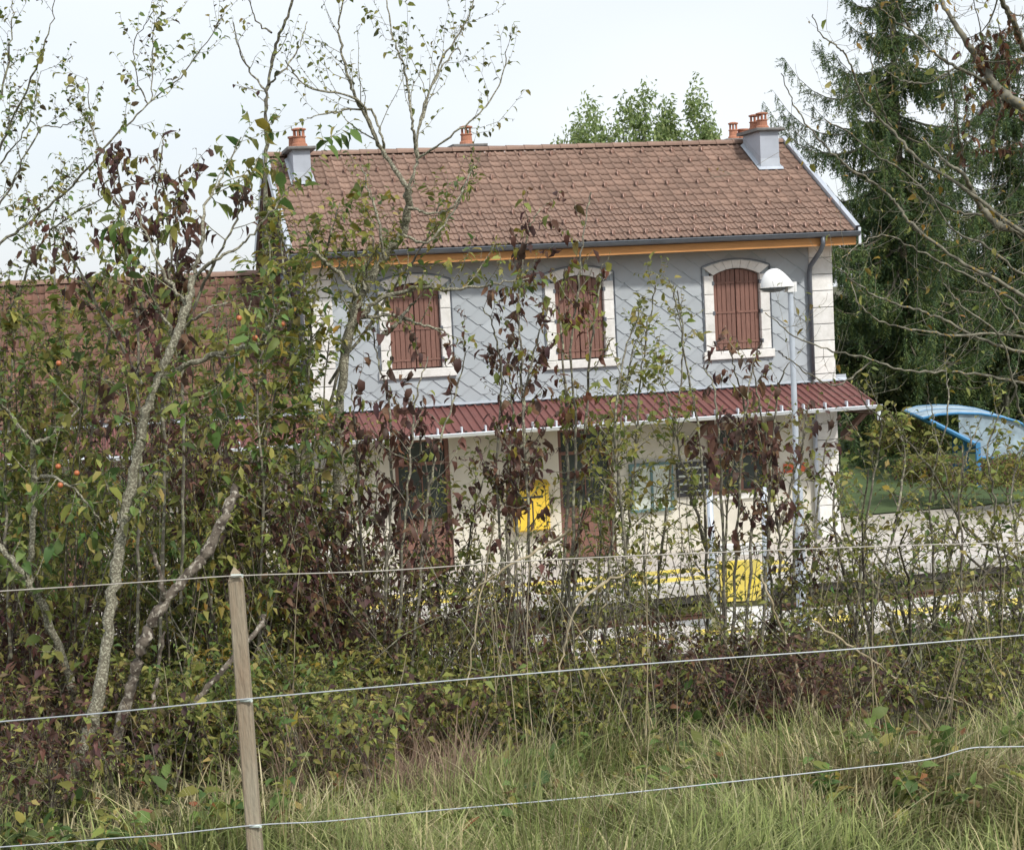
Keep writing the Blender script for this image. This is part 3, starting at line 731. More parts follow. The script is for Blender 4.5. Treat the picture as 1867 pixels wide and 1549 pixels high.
# information stand on the near platform --------------------------------
st = thing('information_stand', 'yellow panel between two pale blue posts on the near platform beside the lamp', 'sign', (-4.86, -7.3, 0), rz=YAW)
for s in (-1, 1): MB().tube([(s * .38, 0, 0.002), (s * .38, 0, 2.0)], .045, 10).build('post', M_POLE, st, True)
MB().bbox(-.29, .29, -.03, .02, .40, .98, .008).build('yellow_panel', M_LINE, st)
MB().bbox(-.33, .33, -.03, .02, 1.05, 1.22, .008).build('white_panel', M_WHITE, st)
MB().bbox(-.33, .40, -.16, .10, 0.002, .30, .02).build('planter_base', M_WHITE, st)
# blue shelter -----------------------------------------------------------
sh = thing('cycle_shelter', 'blue steel shelter with curved translucent roof right of the station', 'shelter', (5.56, 4.66, -0.03), rz=-0.30)
prof = [(-1.2, 1.72), (-.85, 1.79), (-.4, 1.80), (.1, 1.76), (.5, 1.68), (.9, 1.55), (1.25, 1.32), (1.55, 1.02), (1.75, .62)]
M_POLY = mat('tinted_polycarbonate', (0.33, 0.42, 0.49), 0.35, 0.3, 2.5)
for y0 in (0.02, 1.32):
    v = []; n = len(prof)
    for yy in (y0, y0 + 1.26):
        for x, z in prof: v.append((x, yy, z + .02))
    for yy in (y0, y0 + 1.26):
        for x, z in prof: v.append((x, yy, z + .008))
    MB().add(v, [(i, i + 1, n + i + 1, n + i) for i in range(n - 1)] + [(2 * n + i, 3 * n + i, 3 * n + i + 1, 2 * n + i + 1) for i in range(n - 1)]
             + [(i, 2 * n + i, 2 * n + i + 1, i + 1) for i in range(n - 1)]).build('roof_sheet', M_POLY, sh, True)
ep = [(-.03, 1.1), (.02, .80), (1.62, .69), (1.70, .62)] + [(x, z - .02) for x, z in prof[::-1] if x >= -.45] + [(-.4, 1.30)]
MB().prism(ep, .035, .047).build('end_panel', M_POLY, sh)
for yy in (0.0, 1.3, 2.6):
    fr = MB(); fr.tube([(x, yy, z) for x, z in prof], .03, 6)
    fr.build('arch_rib', M_BLUE, sh)
    MB().box(-.05, .05, yy - .05, yy + .05, 0, 1.12).build('post', M_BLUE, sh)
    MB().tube([(0, yy, 1.06), (-1.05, yy, 1.66)], .05, 6).build('arm', M_BLUE, sh)
    MB().tube([(0, yy, .78), (1.7, yy, .66)], .035, 6).build('rail', M_BLUE, sh)
MB().tube([(-1.2, 0, 1.72), (-1.2, 2.6, 1.72)], .03, 6).build('eave_bar', M_BLUE, sh)

# ------------------------------------------------------------------ vegetation kit
def leaf_template(curl, fold, wr, full=True):
    if full:
        sw = [(0, 0), (.30, -.5), (.30, 0), (.30, .5), (.68, -.40), (.68, 0), (.68, .40), (1, 0)]
        F3 = np.array([(0, 2, 1), (0, 3, 2), (4, 5, 7), (5, 6, 7)]); F4 = np.array([(1, 2, 5, 4), (2, 3, 6, 5)])
        tris = np.concatenate([F3, F4[:, [0, 1, 2]], F4[:, [0, 2, 3]]])
    elif full is None:
        sw = [(0, 0), (.38, -.5), (.5, 0), (.38, .5), (1, 0)]; tris = np.array([(0, 2, 1), (0, 3, 2), (1, 2, 4), (2, 3, 4)])
    else:
        sw = [(0, 0), (.42, -.5), (1, 0), (.42, .5)]; tris = np.array([(0, 2, 1), (0, 3, 2)])
    V = []
    for s, w in sw:
        a = curl * s                                       # arc along the blade
        x = s if abs(curl) < 1e-3 else math.sin(a) / curl
        z = 0 if abs(curl) < 1e-3 else -(1 - math.cos(a)) / curl
        V.append((x, w * wr, z + fold * abs(w) * wr))
    return np.array(V), tris

def instance(tmpl, pos, t, up, size, col):
    V, F = tmpl; N = len(pos)
    t = nrm(t); b = nrm(np.cross(up, t)); n = np.cross(t, b)
    W_ = pos[:, None, :] + size[:, None, None] * (V[None, :, 0, None] * t[:, None, :] + V[None, :, 1, None] * b[:, None, :] + V[None, :, 2, None] * n[:, None, :])
    Fi = F[None] + (np.arange(N) * len(V))[:, None, None]
    return W_.reshape(-1, 3), Fi.reshape(-1, F.shape[1]), np.repeat(col, len(V), axis=0)

LEAFM = {}
class Plant:
    """limbs as tubes plus leaves spread along the thin ones"""
    def __init__(s, seed):
        s.r = np.random.default_rng(seed); s.V = []; s.F = []; s.k = 0; s.tw = []; s.L = []; s.single = []
    def tube(s, P, R, n):
        v, f = tube_np(P, R, n); s.V.append(v); s.F.append(f + s.k); s.k += len(v)
    def limb_px(s, pts, D, r0, r1, n=7, jit=0.05, sides=6, keep=True):
        """limb through photograph pixels at level distance D (number or pair), radii in pixels"""
        pts = np.array(pts, float); m = len(pts)
        D0, D1 = (D if isinstance(D, (tuple, list)) else (D, D))
        t = np.linspace(0, 1, m); tt = np.linspace(0, 1, (m - 1) * n + 1)
        # Catmull-Rom through the pixels
        def cr(a):
            e = np.concatenate([[2 * a[0] - a[1]], a, [2 * a[-1] - a[-2]]]); o = []
            for i in range(m - 1):
                p0, p1, p2, p3 = e[i:i + 4]
                for q in range(n):
                    u = q / n; o.append(.5 * (2 * p1 + (p2 - p0) * u + (2 * p0 - 5 * p1 + 4 * p2 - p3) * u * u + (3 * p1 - p0 - 3 * p2 + p3) * u ** 3))
            o.append(a[-1]); return np.array(o)
        X, Y = cr(pts[:, 0]), cr(pts[:, 1])
        ph = s.r.uniform(0, 6.28, 4)
        Dd = D0 + (D1 - D0) * tt + jit * (np.sin(tt * 5 + ph[0]) - np.sin(ph[0])) + jit * .5 * (np.sin(tt * 11 + ph[1]) - np.sin(ph[1]))
        P = np.array([at(x, y, d) for x, y, d in zip(X, Y, Dd)])
        lens = np.linalg.norm(P[-1] - P[0])
        P[1:-1] += s.r.normal(0, .004, (len(P) - 2, 3))
        R = (r0 + (r1 - r0) * tt) * Dd / FPX * (1 + .10 * s.r.normal(0, 1, len(tt)))
        s.tube(P, np.abs(R), sides)
        if keep: s.tw.append((P, np.abs(R), 3))
        return P, np.abs(R)
    def grow(s, p0, d, L, r0, wander=.25, upb=0.05, seg=None, lvl=2, sides=4, r1=None):
        m = seg or max(3, int(L / .08)); st = L / m; P = [p0]; d = d / np.linalg.norm(d)
        for i in range(m):
            d = d + s.r.normal(0, wander / math.sqrt(m), 3) + np.array([0, 0, upb / m * 4]); d /= np.linalg.norm(d); P.append(P[-1] + d * st)
        P = np.array(P); R = np.linspace(r0, r1 if r1 else max(.0007, r0 * .3), m + 1)
        s.tube(P, R, 3 if r0 < .004 else sides); s.tw.append((P, R, lvl)); return P, R
    def sprout(s, P, R, per_m, Lr, lvl, ang=(.5, 1.1), upb=.06, wander=.35, lo=.15, hi=1.0, rr=.55, rmin=.0012, flat=None):
        """side shoots along a limb"""
        seg = np.linalg.norm(np.diff(P, axis=0), axis=1); Lt = seg.sum(); n = s.r.poisson(Lt * (hi - lo) * per_m); cum = np.concatenate([[0], np.cumsum(seg)])
        for _ in range(n):
            q = s.r.uniform(lo, hi) * Lt; i = min(len(seg) - 1, np.searchsorted(cum, q) - 1); f = (q - cum[i]) / max(seg[i], 1e-9)
            p = P[i] + f * (P[i + 1] - P[i]); tn = (P[i + 1] - P[i]) / max(seg[i], 1e-9)
            rv = s.r.normal(0, 1, 3); rv -= rv @ tn * tn; rv /= np.linalg.norm(rv) + 1e-9
            a = s.r.uniform(*ang); d = math.cos(a) * tn + math.sin(a) * rv
            L = s.r.uniform(*Lr) * (1 - .45 * q / Lt); r0 = max(rmin, min(R[i] * rr, .0025 + .006 * L))
            s.grow(p, d, L, r0, wander, upb, lvl=lvl)
    def sprout_all(s, lvl_from, **k):
        for P, R, l in [t for t in s.tw if t[2] == lvl_from]: s.sprout(P, R, **k)
    def leaves(s, lvls, spacing, size, pal, droop=.5, wr=.5, curl=(.4, 1.6), full=True, prob=1.0, ang=.9, patch=False, cluster=1, tmpls=4, where=None, lo=.12, parts=0):
        """leaves along every shoot of the given levels"""
        pos, dr = [], []
        for P, R, l in s.tw:
            if l not in lvls: continue
            seg = np.linalg.norm(np.diff(P, axis=0), axis=1); Lt = seg.sum(); cum = np.concatenate([[0], np.cumsum(seg)])
            q = np.arange(lo * Lt + s.r.uniform(0, spacing), Lt + spacing * .3, spacing); q = np.minimum(q, Lt - 1e-6)
            if len(q) == 0: continue
            q = np.repeat(q, cluster)
            if prob < 1: q = q[s.r.random(len(q)) < prob]
            i = np.clip(np.searchsorted(cum, q) - 1, 0, len(seg) - 1); f = ((q - cum[i]) / seg[i])[:, None]
            p = P[i] + f * (P[i + 1] - P[i]); tn = (P[i + 1] - P[i]) / seg[i][:, None]
            rv = s.r.normal(0, 1, (len(q), 3)); rv -= (rv * tn).sum(1)[:, None] * tn; rv = nrm(rv)
            pos.append(p); dr.append(nrm(math.cos(ang) * tn + math.sin(ang) * rv))
        if not pos: return
        pos = np.concatenate(pos); dr = np.concatenate(dr)
        if where is not None:
            k = where(pos); pos, dr = pos[k], dr[k]
        N = len(pos)
        if N == 0: return
        dr = nrm(dr + np.array([0, 0, -droop]) * s.r.uniform(.3, 1.5, (N, 1)))
        up = nrm(np.array([0, 0, 1.0]) + s.r.normal(0, .45, (N, 3)))
        pal = np.array(pal); idx = s.r.integers(0, len(pal), N)
        if patch:                                          # neighbouring shoots share a tone
            fl = (np.sin(pos[:, 0] * 4.1 + 1.7 * np.sin(pos[:, 2] * 3.3)) + np.sin(pos[:, 1] * 3.7 + 2.0) + np.sin(pos[:, 2] * 5.0 + pos[:, 0] * 2.2)) / 6 + .5
            idx = np.clip((fl * .8 + s.r.random(N) * .5 - .15) * len(pal), 0, len(pal) - 1).astype(int)
        c = pal[idx] * s.r.uniform(.68, 1.38, (N, 1)) * (1 + s.r.normal(0, .06, (N, 3)))
        sz = size[0] * .8 + (size[1] * 1.25 - size[0] * .8) * s.r.random(N) ** 1.7
        g = s.r.integers(0, tmpls, N)
        solo = np.zeros(N, bool)
        if parts:
            solo[np.argsort(-sz)[:parts * 2][s.r.permutation(min(N, parts * 2))[:parts]]] = True
            for i in np.nonzero(solo)[0]: s.single.append((pos[i], dr[i], up[i], sz[i], int(g[i]), tuple(pal[idx[i]]), curl, wr))
        for q in range(tmpls):
            k = (g == q) & ~solo
            if k.any():
                cu = curl[0] + (curl[1] - curl[0]) * (q + .5) / tmpls
                s.L.append(instance(leaf_template(cu, .25 + .3 * (q % 2), wr * (.85 + .3 * (q % 3) / 2), full), pos[k], dr[k], up[k], sz[k], np.clip(c[k], 0, 1)))
    def wood_mesh(s, name): return np_mesh(name, np.concatenate(s.V), np.concatenate(s.F), smooth=True)
    def leaf_mesh(s, name):
        k = 0; F = []
        for v, f, c in s.L: F.append(f + k); k += len(v)
        return np_mesh(name, np.concatenate([a[0] for a in s.L]), np.concatenate(F), np.concatenate([a[2] for a in s.L]))
    def build(s, name, label, cat, bark, wood='trunk', group=None, kind=None, leafname='crown', lm=None):
        if kind == 'stuff':
            o = tag(link(name, s.leaf_mesh(name) if s.L else s.wood_mesh(name), (lm or M_LEAF) if s.L else bark), label, cat, group, 'stuff')
            if s.L and s.V: link('twigs', s.wood_mesh('twigs'), bark, o)
            return o
        base = s.V[0][0]
        e = thing(name, label, cat, tuple(base), group)
        w = link(wood, s.wood_mesh(wood), bark, e); w.location = tuple(-base)
        if s.L:
            l = link(leafname, s.leaf_mesh(leafname), lm or M_LEAF, e); l.location = tuple(-base)
            if s.single: l['kind'] = 'stuff'
        for p, t, up, sz, g, colr, curl, wr in s.single:
            key = (g, tuple(round(c, 3) for c in colr), curl, wr)
            if key not in LEAFM:
                V, F = leaf_template(curl[0] + (curl[1] - curl[0]) * (g + .5) / 4, .25 + .3 * (g % 2), wr * (.85 + .3 * (g % 3) / 2))
                LEAFM[key] = np_mesh('leaf', V, F, np.repeat(np.array([colr]), len(V), axis=0)); LEAFM[key].materials.append(M_LEAF)
            t = t / np.linalg.norm(t); b = np.cross(up, t); b /= np.linalg.norm(b); nn = np.cross(t, b); q = p - base
            o = bpy.data.objects.new('leaf', LEAFM[key]); COL.objects.link(o); o.parent = e
            o.matrix_local = Matrix(((t[0] * sz, b[0] * sz, nn[0] * sz, q[0]), (t[1] * sz, b[1] * sz, nn[1] * sz, q[1]), (t[2] * sz, b[2] * sz, nn[2] * sz, q[2]), (0, 0, 0, 1)))
        return e

PURPLE = [(.12, .064, .054), (.15, .075, .058), (.10, .062, .048), (.19, .108, .064), (.088, .05, .047)]
OLIVE = [(.24, .255, .066), (.195, .22, .058), (.29, .285, .082), (.34, .31, .098), (.155, .185, .053)]
GREEN = [(.12, .19, .056), (.145, .22, .06), (.095, .155, .05), (.18, .24, .07)]
YELLOW = [(.27, .22, .04), (.22, .20, .05), (.30, .20, .04)]
MIXED = OLIVE * 3 + PURPLE + YELLOW[:1]
BROWNP = PURPLE * 3 + [(.16, .10, .05)] + OLIVE[:3]
def gz(p): return float(ground_z(p[0], p[1]))
def foot(px, D, dz=-.05):
    """ground point in the column of pixel px at distance D"""
    p = at(px, 1200, D); return np.array([p[0], p[1], gz(p) + dz])

# ------------------------------------------------------------------ trees behind the station

def spruce_template(seed):
    r = np.random.default_rng(seed); V = []; F = []
    for i in range(15):                    # ragged needle fringe along a hanging twig (x is the twig)
        x = (i + r.uniform(0, 1)) / 15; a = r.uniform(0, 6.28); l = (.20 + .14 * r.random()) * (1.1 - .7 * x)
        d = np.array([.75, math.cos(a) * .8, math.sin(a) * .8]); d /= np.linalg.norm(d)
        side = np.cross(d, r.normal(0, 1, 3)); side /= np.linalg.norm(side)
        p = np.array([x, 0, 0]); k = len(V); w = .036
        V += [p - side * w, p + side * w, p + d * l]; F.append((k, k + 1, k + 2))
    return np.array(V), np.array(F)
SPT = [spruce_template(i) for i in range(4)]
def spruce(name, label, base, H, spread, seed, dens=1.0, zlo=.3, shade=1.0, ztop=1e9, group=None, gap=1.0):
    r = np.random.default_rng(seed); base = np.array(base, float)
    pl = Plant(seed)
    tp = np.array([base + np.array([.06 * math.sin(t * 7), .05 * math.cos(t * 5), H * t]) for t in np.linspace(0, 1, 14)])
    pl.tube(tp, np.linspace(.011 * H, .01, 14), 8)
    pos, dirs, sz, col = [], [], [], []
    z = zlo
    while z < H * .985:
        f = z / H; rad = spread * min(1.0, 1.5 * (1 - f)) ** .8 * r.uniform(.7, 1.2) + .25
        nb = int(5 * dens + r.integers(0, 2)); a0 = r.uniform(0, 6.28)
        for k in range(nb):
            a = a0 + 6.28 * k / nb + r.normal(0, .25); L = rad * r.uniform(.7, 1.1); m = 9
            u = np.linspace(0, 1, m); o = np.array([math.cos(a), math.sin(a), 0])
            sag = -.30 * L * np.sin(u * math.pi * .75) * (1 - f * .5) + .34 * L * u ** 4 + .15 * L * u * f
            P = base + np.array([0, 0, z + r.normal(0, .12)]) + o * (L * u)[:, None] + np.array([0, 0, 1.0]) * sag[:, None]
            pl.tube(P, np.linspace(.012 + .008 * L, .004, m), 4)
            if base[2] + z > ztop + 2: continue
            n = int(30 * L * dens) + 5
            q = r.uniform(.05, 1.0, n); i = np.clip((q * (m - 1)).astype(int), 0, m - 2); fr = (q * (m - 1) - i)[:, None]
            p = P[i] + fr * (P[i + 1] - P[i]); side = np.array([-o[1], o[0], 0])
            p = p + side * r.normal(0, .05 * L, (n, 1)) * (1 - q[:, None] * .7)
            hang = r.random(n) < .72
            d = np.where(hang[:, None], np.array([0, 0, -1.0]) + r.normal(0, .14, (n, 3)) + o * .12,
                         o * .75 + side * r.normal(0, .6, (n, 1)) + np.array([0, 0, -.25]) + r.normal(0, .15, (n, 3)))
            pos.append(p); dirs.append(d); sz.append(np.where(hang, r.uniform(.3, .85, n) * (1.15 - .6 * q), r.uniform(.28, .5, n)) * (1 - .3 * f))
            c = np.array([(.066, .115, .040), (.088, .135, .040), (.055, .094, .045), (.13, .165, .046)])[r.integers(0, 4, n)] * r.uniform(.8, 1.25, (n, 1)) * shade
            col.append(c)
        z += r.uniform(.42, .80) * gap * (1 if f < .75 else .7)
    pos, dirs, sz, col = map(np.concatenate, (pos, dirs, sz, col)); g = r.integers(0, 4, len(pos))
    for q in range(4):
        k = g == q; pl.L.append(instance(SPT[q], pos[k], dirs[k], nrm(r.normal(0, 1, (k.sum(), 3))), sz[k], col[k]))
    return pl.build(name, label, 'tree', M_BARKD, group=group, lm=M_NEEDLE)
def wpt(px, D, z): p = at(px, 700, D); return (p[0], p[1], z)
spruce('spruce_tree', 'tall drooping spruce rising right behind the station roof', wpt(1650, 44, .3), 17.0, 3.5, 21, 1.45, .5)
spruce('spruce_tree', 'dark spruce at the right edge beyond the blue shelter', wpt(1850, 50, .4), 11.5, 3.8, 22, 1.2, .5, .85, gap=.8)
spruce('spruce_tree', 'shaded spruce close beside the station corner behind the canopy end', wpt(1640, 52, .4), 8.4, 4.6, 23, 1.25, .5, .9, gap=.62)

def round_tree(name, label, base, H, crown, seed, nleaf, size, pal, bark=M_BARKG, lobes=9, shade=1.0, lm=None):
    """broadleaf: trunk, limbs into lobes, leaves in clumps through each lobe"""
    pl = Plant(seed); r = pl.r; base = np.array(base, float)
    P, R = pl.grow(base, np.array([0, 0, 1.0]), H * .55, .03 * H, .12, .2, 8, 5, 8, .014 * H)
    cen = []
    for k in range(lobes):
        a = 6.28 * k / lobes + r.normal(0, .4); h = r.uniform(.0, 1)
        c = base + np.array([math.cos(a) * crown * r.uniform(.25, .75), math.sin(a) * crown * r.uniform(.25, .75), H * (.45 + .45 * h)])
        s0 = P[r.integers(3, len(P))]; pl.grow(s0, c - s0, np.linalg.norm(c - s0), .012 * H, .2, .05, 7, 4, 5)
        cen.append((c, crown * r.uniform(.35, .6), H * r.uniform(.12, .2)))
    pos = []
    for c, rx, rz in cen:
        m = nleaf // lobes; nc = 26
        cl = c + nrm(r.normal(0, 1, (nc, 3))) * (r.random((nc, 1)) ** .4) * np.array([rx, rx, rz])
        pos.append(cl[r.integers(0, nc, m)] + r.normal(0, 1, (m, 3)) * np.array([rx, rx, rz]) * .17)
    pos = np.concatenate(pos); N = len(pos); pal = np.array(pal)
    d = r.normal(0, 1, (N, 3)) + np.array([0, 0, -.5]); up = r.normal(0, .6, (N, 3)) + np.array([0, 0, 1])
    c = pal[r.integers(0, len(pal), N)] * r.uniform(.75, 1.3, (N, 1)) * shade
    pl.L.append(instance(leaf_template(.6, .3, .45, False), pos, d, up, r.uniform(size[0], size[1], N), c))
    return pl.build(name, label, 'tree', bark, lm=lm)
LIME = [(.27, .35, .14), (.22, .30, .12), (.31, .37, .15)]
def back_tree(px, top, base_z, D, H, crown, seed, n, label):
    zt = at(px, top, D)[2]; p = at(px, 700, D)
    return round_tree('broadleaf_tree', label, (p[0], p[1], zt - H * .98), H, crown, seed, n, (.13, .25), LIME, lobes=14)
back_tree(1130, 196, 0, 58, 10, 1.8, 31, 22000, 'light green tree showing above the roof ridge, left of its neighbour')
back_tree(1275, 204, 0, 60, 10, 1.35, 32, 16000, 'light green tree showing above the roof ridge beside the chimneys')
# dark shrubbery between the canopy end and the shelter
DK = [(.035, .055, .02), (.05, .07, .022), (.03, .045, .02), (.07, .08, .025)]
for i, (px, D, H, cr_, lab) in enumerate(((1590, 43, 3.0, 1.8, 'dark shaded shrub just right of the canopy end'), (1700, 47, 3.6, 2.4, 'dark shrub behind the left tip of the blue shelter'),
                                    (1830, 46, 3.4, 2.4, 'dark shrub behind the blue shelter at the right edge'), (1700, 35.5, 1.2, 1.0, 'low olive bush in front of the shelter arm'), (1830, 34.5, 1.3, 1.3, 'low olive bush in front of the shelter at the right edge'),
                                    (1655, 41, 1.6, 1.1, 'low brown green bush left of the shelter post'))):
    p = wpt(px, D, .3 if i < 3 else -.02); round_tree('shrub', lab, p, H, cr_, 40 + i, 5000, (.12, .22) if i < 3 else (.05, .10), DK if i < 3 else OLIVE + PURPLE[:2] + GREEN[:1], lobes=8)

# ------------------------------------------------------------------ hedge: the trees one can tell apart
# lichen covered young tree on the left
t = Plant(101); A = t.limb_px([(108, 1500), (128, 1420), (168, 1320), (190, 1200), (207, 1080), (225, 960), (242, 870), (262, 770), (285, 700), (318, 620), (340, 560), (352, 505)], (6.3, 6.5), 13, 6.5, sides=10, jit=.03)
B = t.limb_px([(283, 702), (330, 670), (400, 645), (450, 632), (482, 629)], (6.5, 6.35), 6, 4.2, sides=8, jit=.02)
t.limb_px([(480, 631), (484, 610), (496, 588), (520, 560)], (6.35, 6.3), 4, 1.5, jit=.02)
t.limb_px([(352, 505), (368, 440), (372, 380), (400, 330), (440, 250)], (6.5, 6.7), 4.5, 1)
t.limb_px([(352, 505), (400, 470), (450, 440), (500, 380), (540, 330)], (6.5, 6.3), 3.6, 1)
t.limb_px([(340, 560), (300, 500), (270, 430), (250, 380)], (6.5, 6.7), 4, 1.2)
t.limb_px([(318, 620), (300, 580), (285, 560), (262, 500)], (6.5, 6.4), 3.5, 1)
t.limb_px([(330, 600), (350, 585), (385, 560), (430, 545)], (6.5, 6.6), 3.5, 1)
t.limb_px([(428, 647), (410, 680), (402, 720), (420, 760)], (6.4, 6.3), 3, 1)
t.sprout_all(3, per_m=11, Lr=(.15, .5), lvl=2, lo=.45, upb=.1)
t.sprout_all(2, per_m=8, Lr=(.06, .2), lvl=1)
t.leaves((2, 1), .021, (.03, .072), GREEN * 3 + OLIVE * 2 + YELLOW[:1], droop=.7, wr=.45)
t1 = t.build('lichen_tree', 'leaning young tree with pale lichen bark at lower left, forked halfway', 'tree', M_BARKL)
fr = MB()
# stem on the far left, forked
t = Plant(102); t.limb_px([(150, 1330), (135, 1270), (112, 1190), (70, 1090), (30, 1030), (-10, 985)], (6.9, 6.8), 8, 5.5, sides=8, jit=.03)
t.limb_px([(52, 1065), (58, 990), (64, 900), (60, 805)], (6.85, 6.8), 6, 5, sides=8, jit=.02)
t.limb_px([(60, 808), (30, 770), (0, 735), (-30, 690)], (6.8, 6.7), 4.5, 2); t.limb_px([(64, 806), (100, 790), (135, 755), (150, 700)], (6.8, 6.9), 4, 1.5)
t.limb_px([(62, 870), (100, 872), (150, 905), (190, 960)], (6.8, 6.6), 4, 1.5)
t.sprout_all(3, per_m=8, Lr=(.12, .4), lvl=2, lo=.3); t.sprout_all(2, per_m=6, Lr=(.05, .16), lvl=1)
t.leaves((2, 1), .030, (.035, .07), GREEN * 2 + OLIVE, droop=.6, wr=.5)
t2 = t.build('forked_shrub', 'pale forked stem with broad green leaves at the far left edge', 'shrub', M_BARKL)
fm = MB().lathe([(.002, -.011), (.007, -.009), (.011, -.003), (.011, .003), (.007, .009), (.002, .011)], 0, 0, 10).mesh('fruit')
fm.materials.append(mat('orange_red_fruit', (.42, .13, .05), .4, .2, 30.0, spec=.5)); fm.shade_smooth()
for px, py, D in ((107, 662, 6.6), (110, 884, 6.5), (106, 850, 6.6), (140, 862, 6.55), (465, 616, 6.2), (515, 590, 6.2), (436, 580, 6.3)):
    par = t2 if px < 200 else t1
    o = link('fruit', fm, None, par); o.location = tuple(at(px, py, D) - np.array(par.location))
# dead snags
t = Plant(103); t.limb_px([(185, 1475), (205, 1380), (238, 1250), (262, 1170), (300, 1095), (345, 1045), (375, 1010), (410, 940), (432, 886)], (6.6, 6.9), 12, 9, sides=9, jit=.03)
t.limb_px([(300, 1095), (290, 1040), (275, 1000)], (6.7, 6.6), 5, 3)
t.build('dead_tree', 'broken dead trunk with peeling grey wood leaning right behind the lichen tree', 'tree trunk', M_DEAD, wood='trunk')
t = Plant(104); t.limb_px([(262, 1500), (268, 1440), (285, 1390), (320, 1330), (365, 1270), (420, 1205), (470, 1150), (480, 1120)], (6.5, 6.9), 8, 5, sides=8, jit=.03)
t.limb_px([(280, 1400), (278, 1330), (285, 1240), (300, 1150)], (6.5, 6.8), 6, 3, sides=7)
t.build('dead_branch', 'lichened dead branch slanting up behind the fence post', 'branch', M_DEAD, wood='limb')
# slender tree in front of the left bay
t = Plant(105)
t.limb_px([(612, 1330), (610, 1180), (613, 1000), (616, 860), (622, 720), (640, 590), (668, 525), (700, 470), (732, 430), (744, 380), (744, 340)], (8.2, 8.0), 9, 6.5, sides=8)
t.limb_px([(744, 342), (715, 300), (690, 262), (668, 215), (640, 160), (625, 100), (618, 40), (632, -30)], (8.0, 7.9), 5, 1.2)
t.limb_px([(700, 270), (690, 230), (672, 200), (610, 205), (560, 215)], (8.0, 7.8), 3, 1); t.limb_px([(761, 288), (754, 240), (748, 200), (735, 120), (715, 60), (700, -20)], (8.0, 8.1), 3, 1)
t.limb_px([(744, 345), (760, 290), (762, 240), (790, 150), (830, 90), (840, 100)], (8.0, 8.2), 3, .8); t.limb_px([(760, 290), (820, 250), (880, 200), (915, 140), (930, 60)], (8.0, 8.0), 2.2, .8)
t.limb_px([(690, 262), (650, 180), (560, 160), (520, 110)], (8.0, 7.8), 3, 1); t.limb_px([(763, 235), (775, 200), (800, 120), (850, 40), (870, -20)], (8.07, 8.2), 2.5, 1)
t.limb_px([(652, 540), (620, 500), (596, 480), (578, 460), (560, 420)], (8.0, 7.9), 4.5, 2); t.limb_px([(640, 600), (693, 545), (764, 526), (830, 527), (900, 518), (965, 508)], (8.0, 7.8), 5, 1.5)
t.limb_px([(650, 580), (716, 575), (760, 590), (810, 603)], (8.0, 7.9), 4, 2); t.limb_px([(690, 620), (716, 597), (742, 565), (758, 549)], (7.9, 7.9), 5, 2)
t.limb_px([(744, 380), (790, 390), (830, 370), (866, 300)], (8.0, 8.2), 3, 1); t.limb_px([(700, 470), (690, 400), (670, 340), (660, 300)], (8.0, 8.1), 3, 1)
t.limb_px([(664, 530), (672, 480), (690, 450)], (8, 8), 3, 1); t.limb_px([(735, 430), (780, 440), (830, 380), (850, 330)], (8, 8.2), 3, 1)
t.sprout_all(3, per_m=12, Lr=(.15, .5), lvl=2, lo=.2, upb=.25, rr=.4); t.sprout_all(2, per_m=10, Lr=(.04, .15), lvl=1)
top = lambda z: (lambda p: p[:, 2] > z); zmid = at(744, 330, 8.0)[2]
t.leaves((2, 1), .034, (.016, .036), OLIVE + [(.08, .09, .04)], droop=.4, wr=.55, where=lambda p: p[:, 2] > zmid)
t.leaves((2, 1), .020, (.022, .05), OLIVE * 2 + GREEN + YELLOW[:2], droop=.6, wr=.45, where=lambda p: (p[:, 2] <= zmid))
t.build('slender_tree', 'slender grey forked tree before the left upper window, reaching above the roof', 'tree', M_BARKL)
# upright whip by the left chimney
t = Plant(106)
t.limb_px([(480, 900), (482, 700), (484, 500), (483, 330), (485, 240), (487, 165), (500, 90), (525, 30), (540, -20)], (8.6, 8.4), 5, 2)
t.limb_px([(486, 170), (455, 130), (435, 90), (425, 40)], (8.4, 8.3), 2.2, .8); t.limb_px([(490, 155), (515, 130), (545, 90), (560, 40)], (8.4, 8.5), 2.2, .8); t.limb_px([(495, 60), (470, 40), (450, -10)], (8.4, 8.4), 2, .8)
t.sprout_all(3, per_m=7, Lr=(.1, .3), lvl=2, lo=.15, upb=.1); t.sprout_all(2, per_m=8, Lr=(.03, .1), lvl=1)
t.leaves((2, 1), .034, (.015, .036), OLIVE + PURPLE[:1], droop=.4, wr=.5)
t.leaves((2, 1), .018, (.03, .055), OLIVE + GREEN, droop=.6, where=lambda p: p[:, 2] < at(484, 300, 8.5)[2])
t.build('upright_sapling', 'thin upright sapling standing just left of the left chimney', 'sapling', M_BARKG)
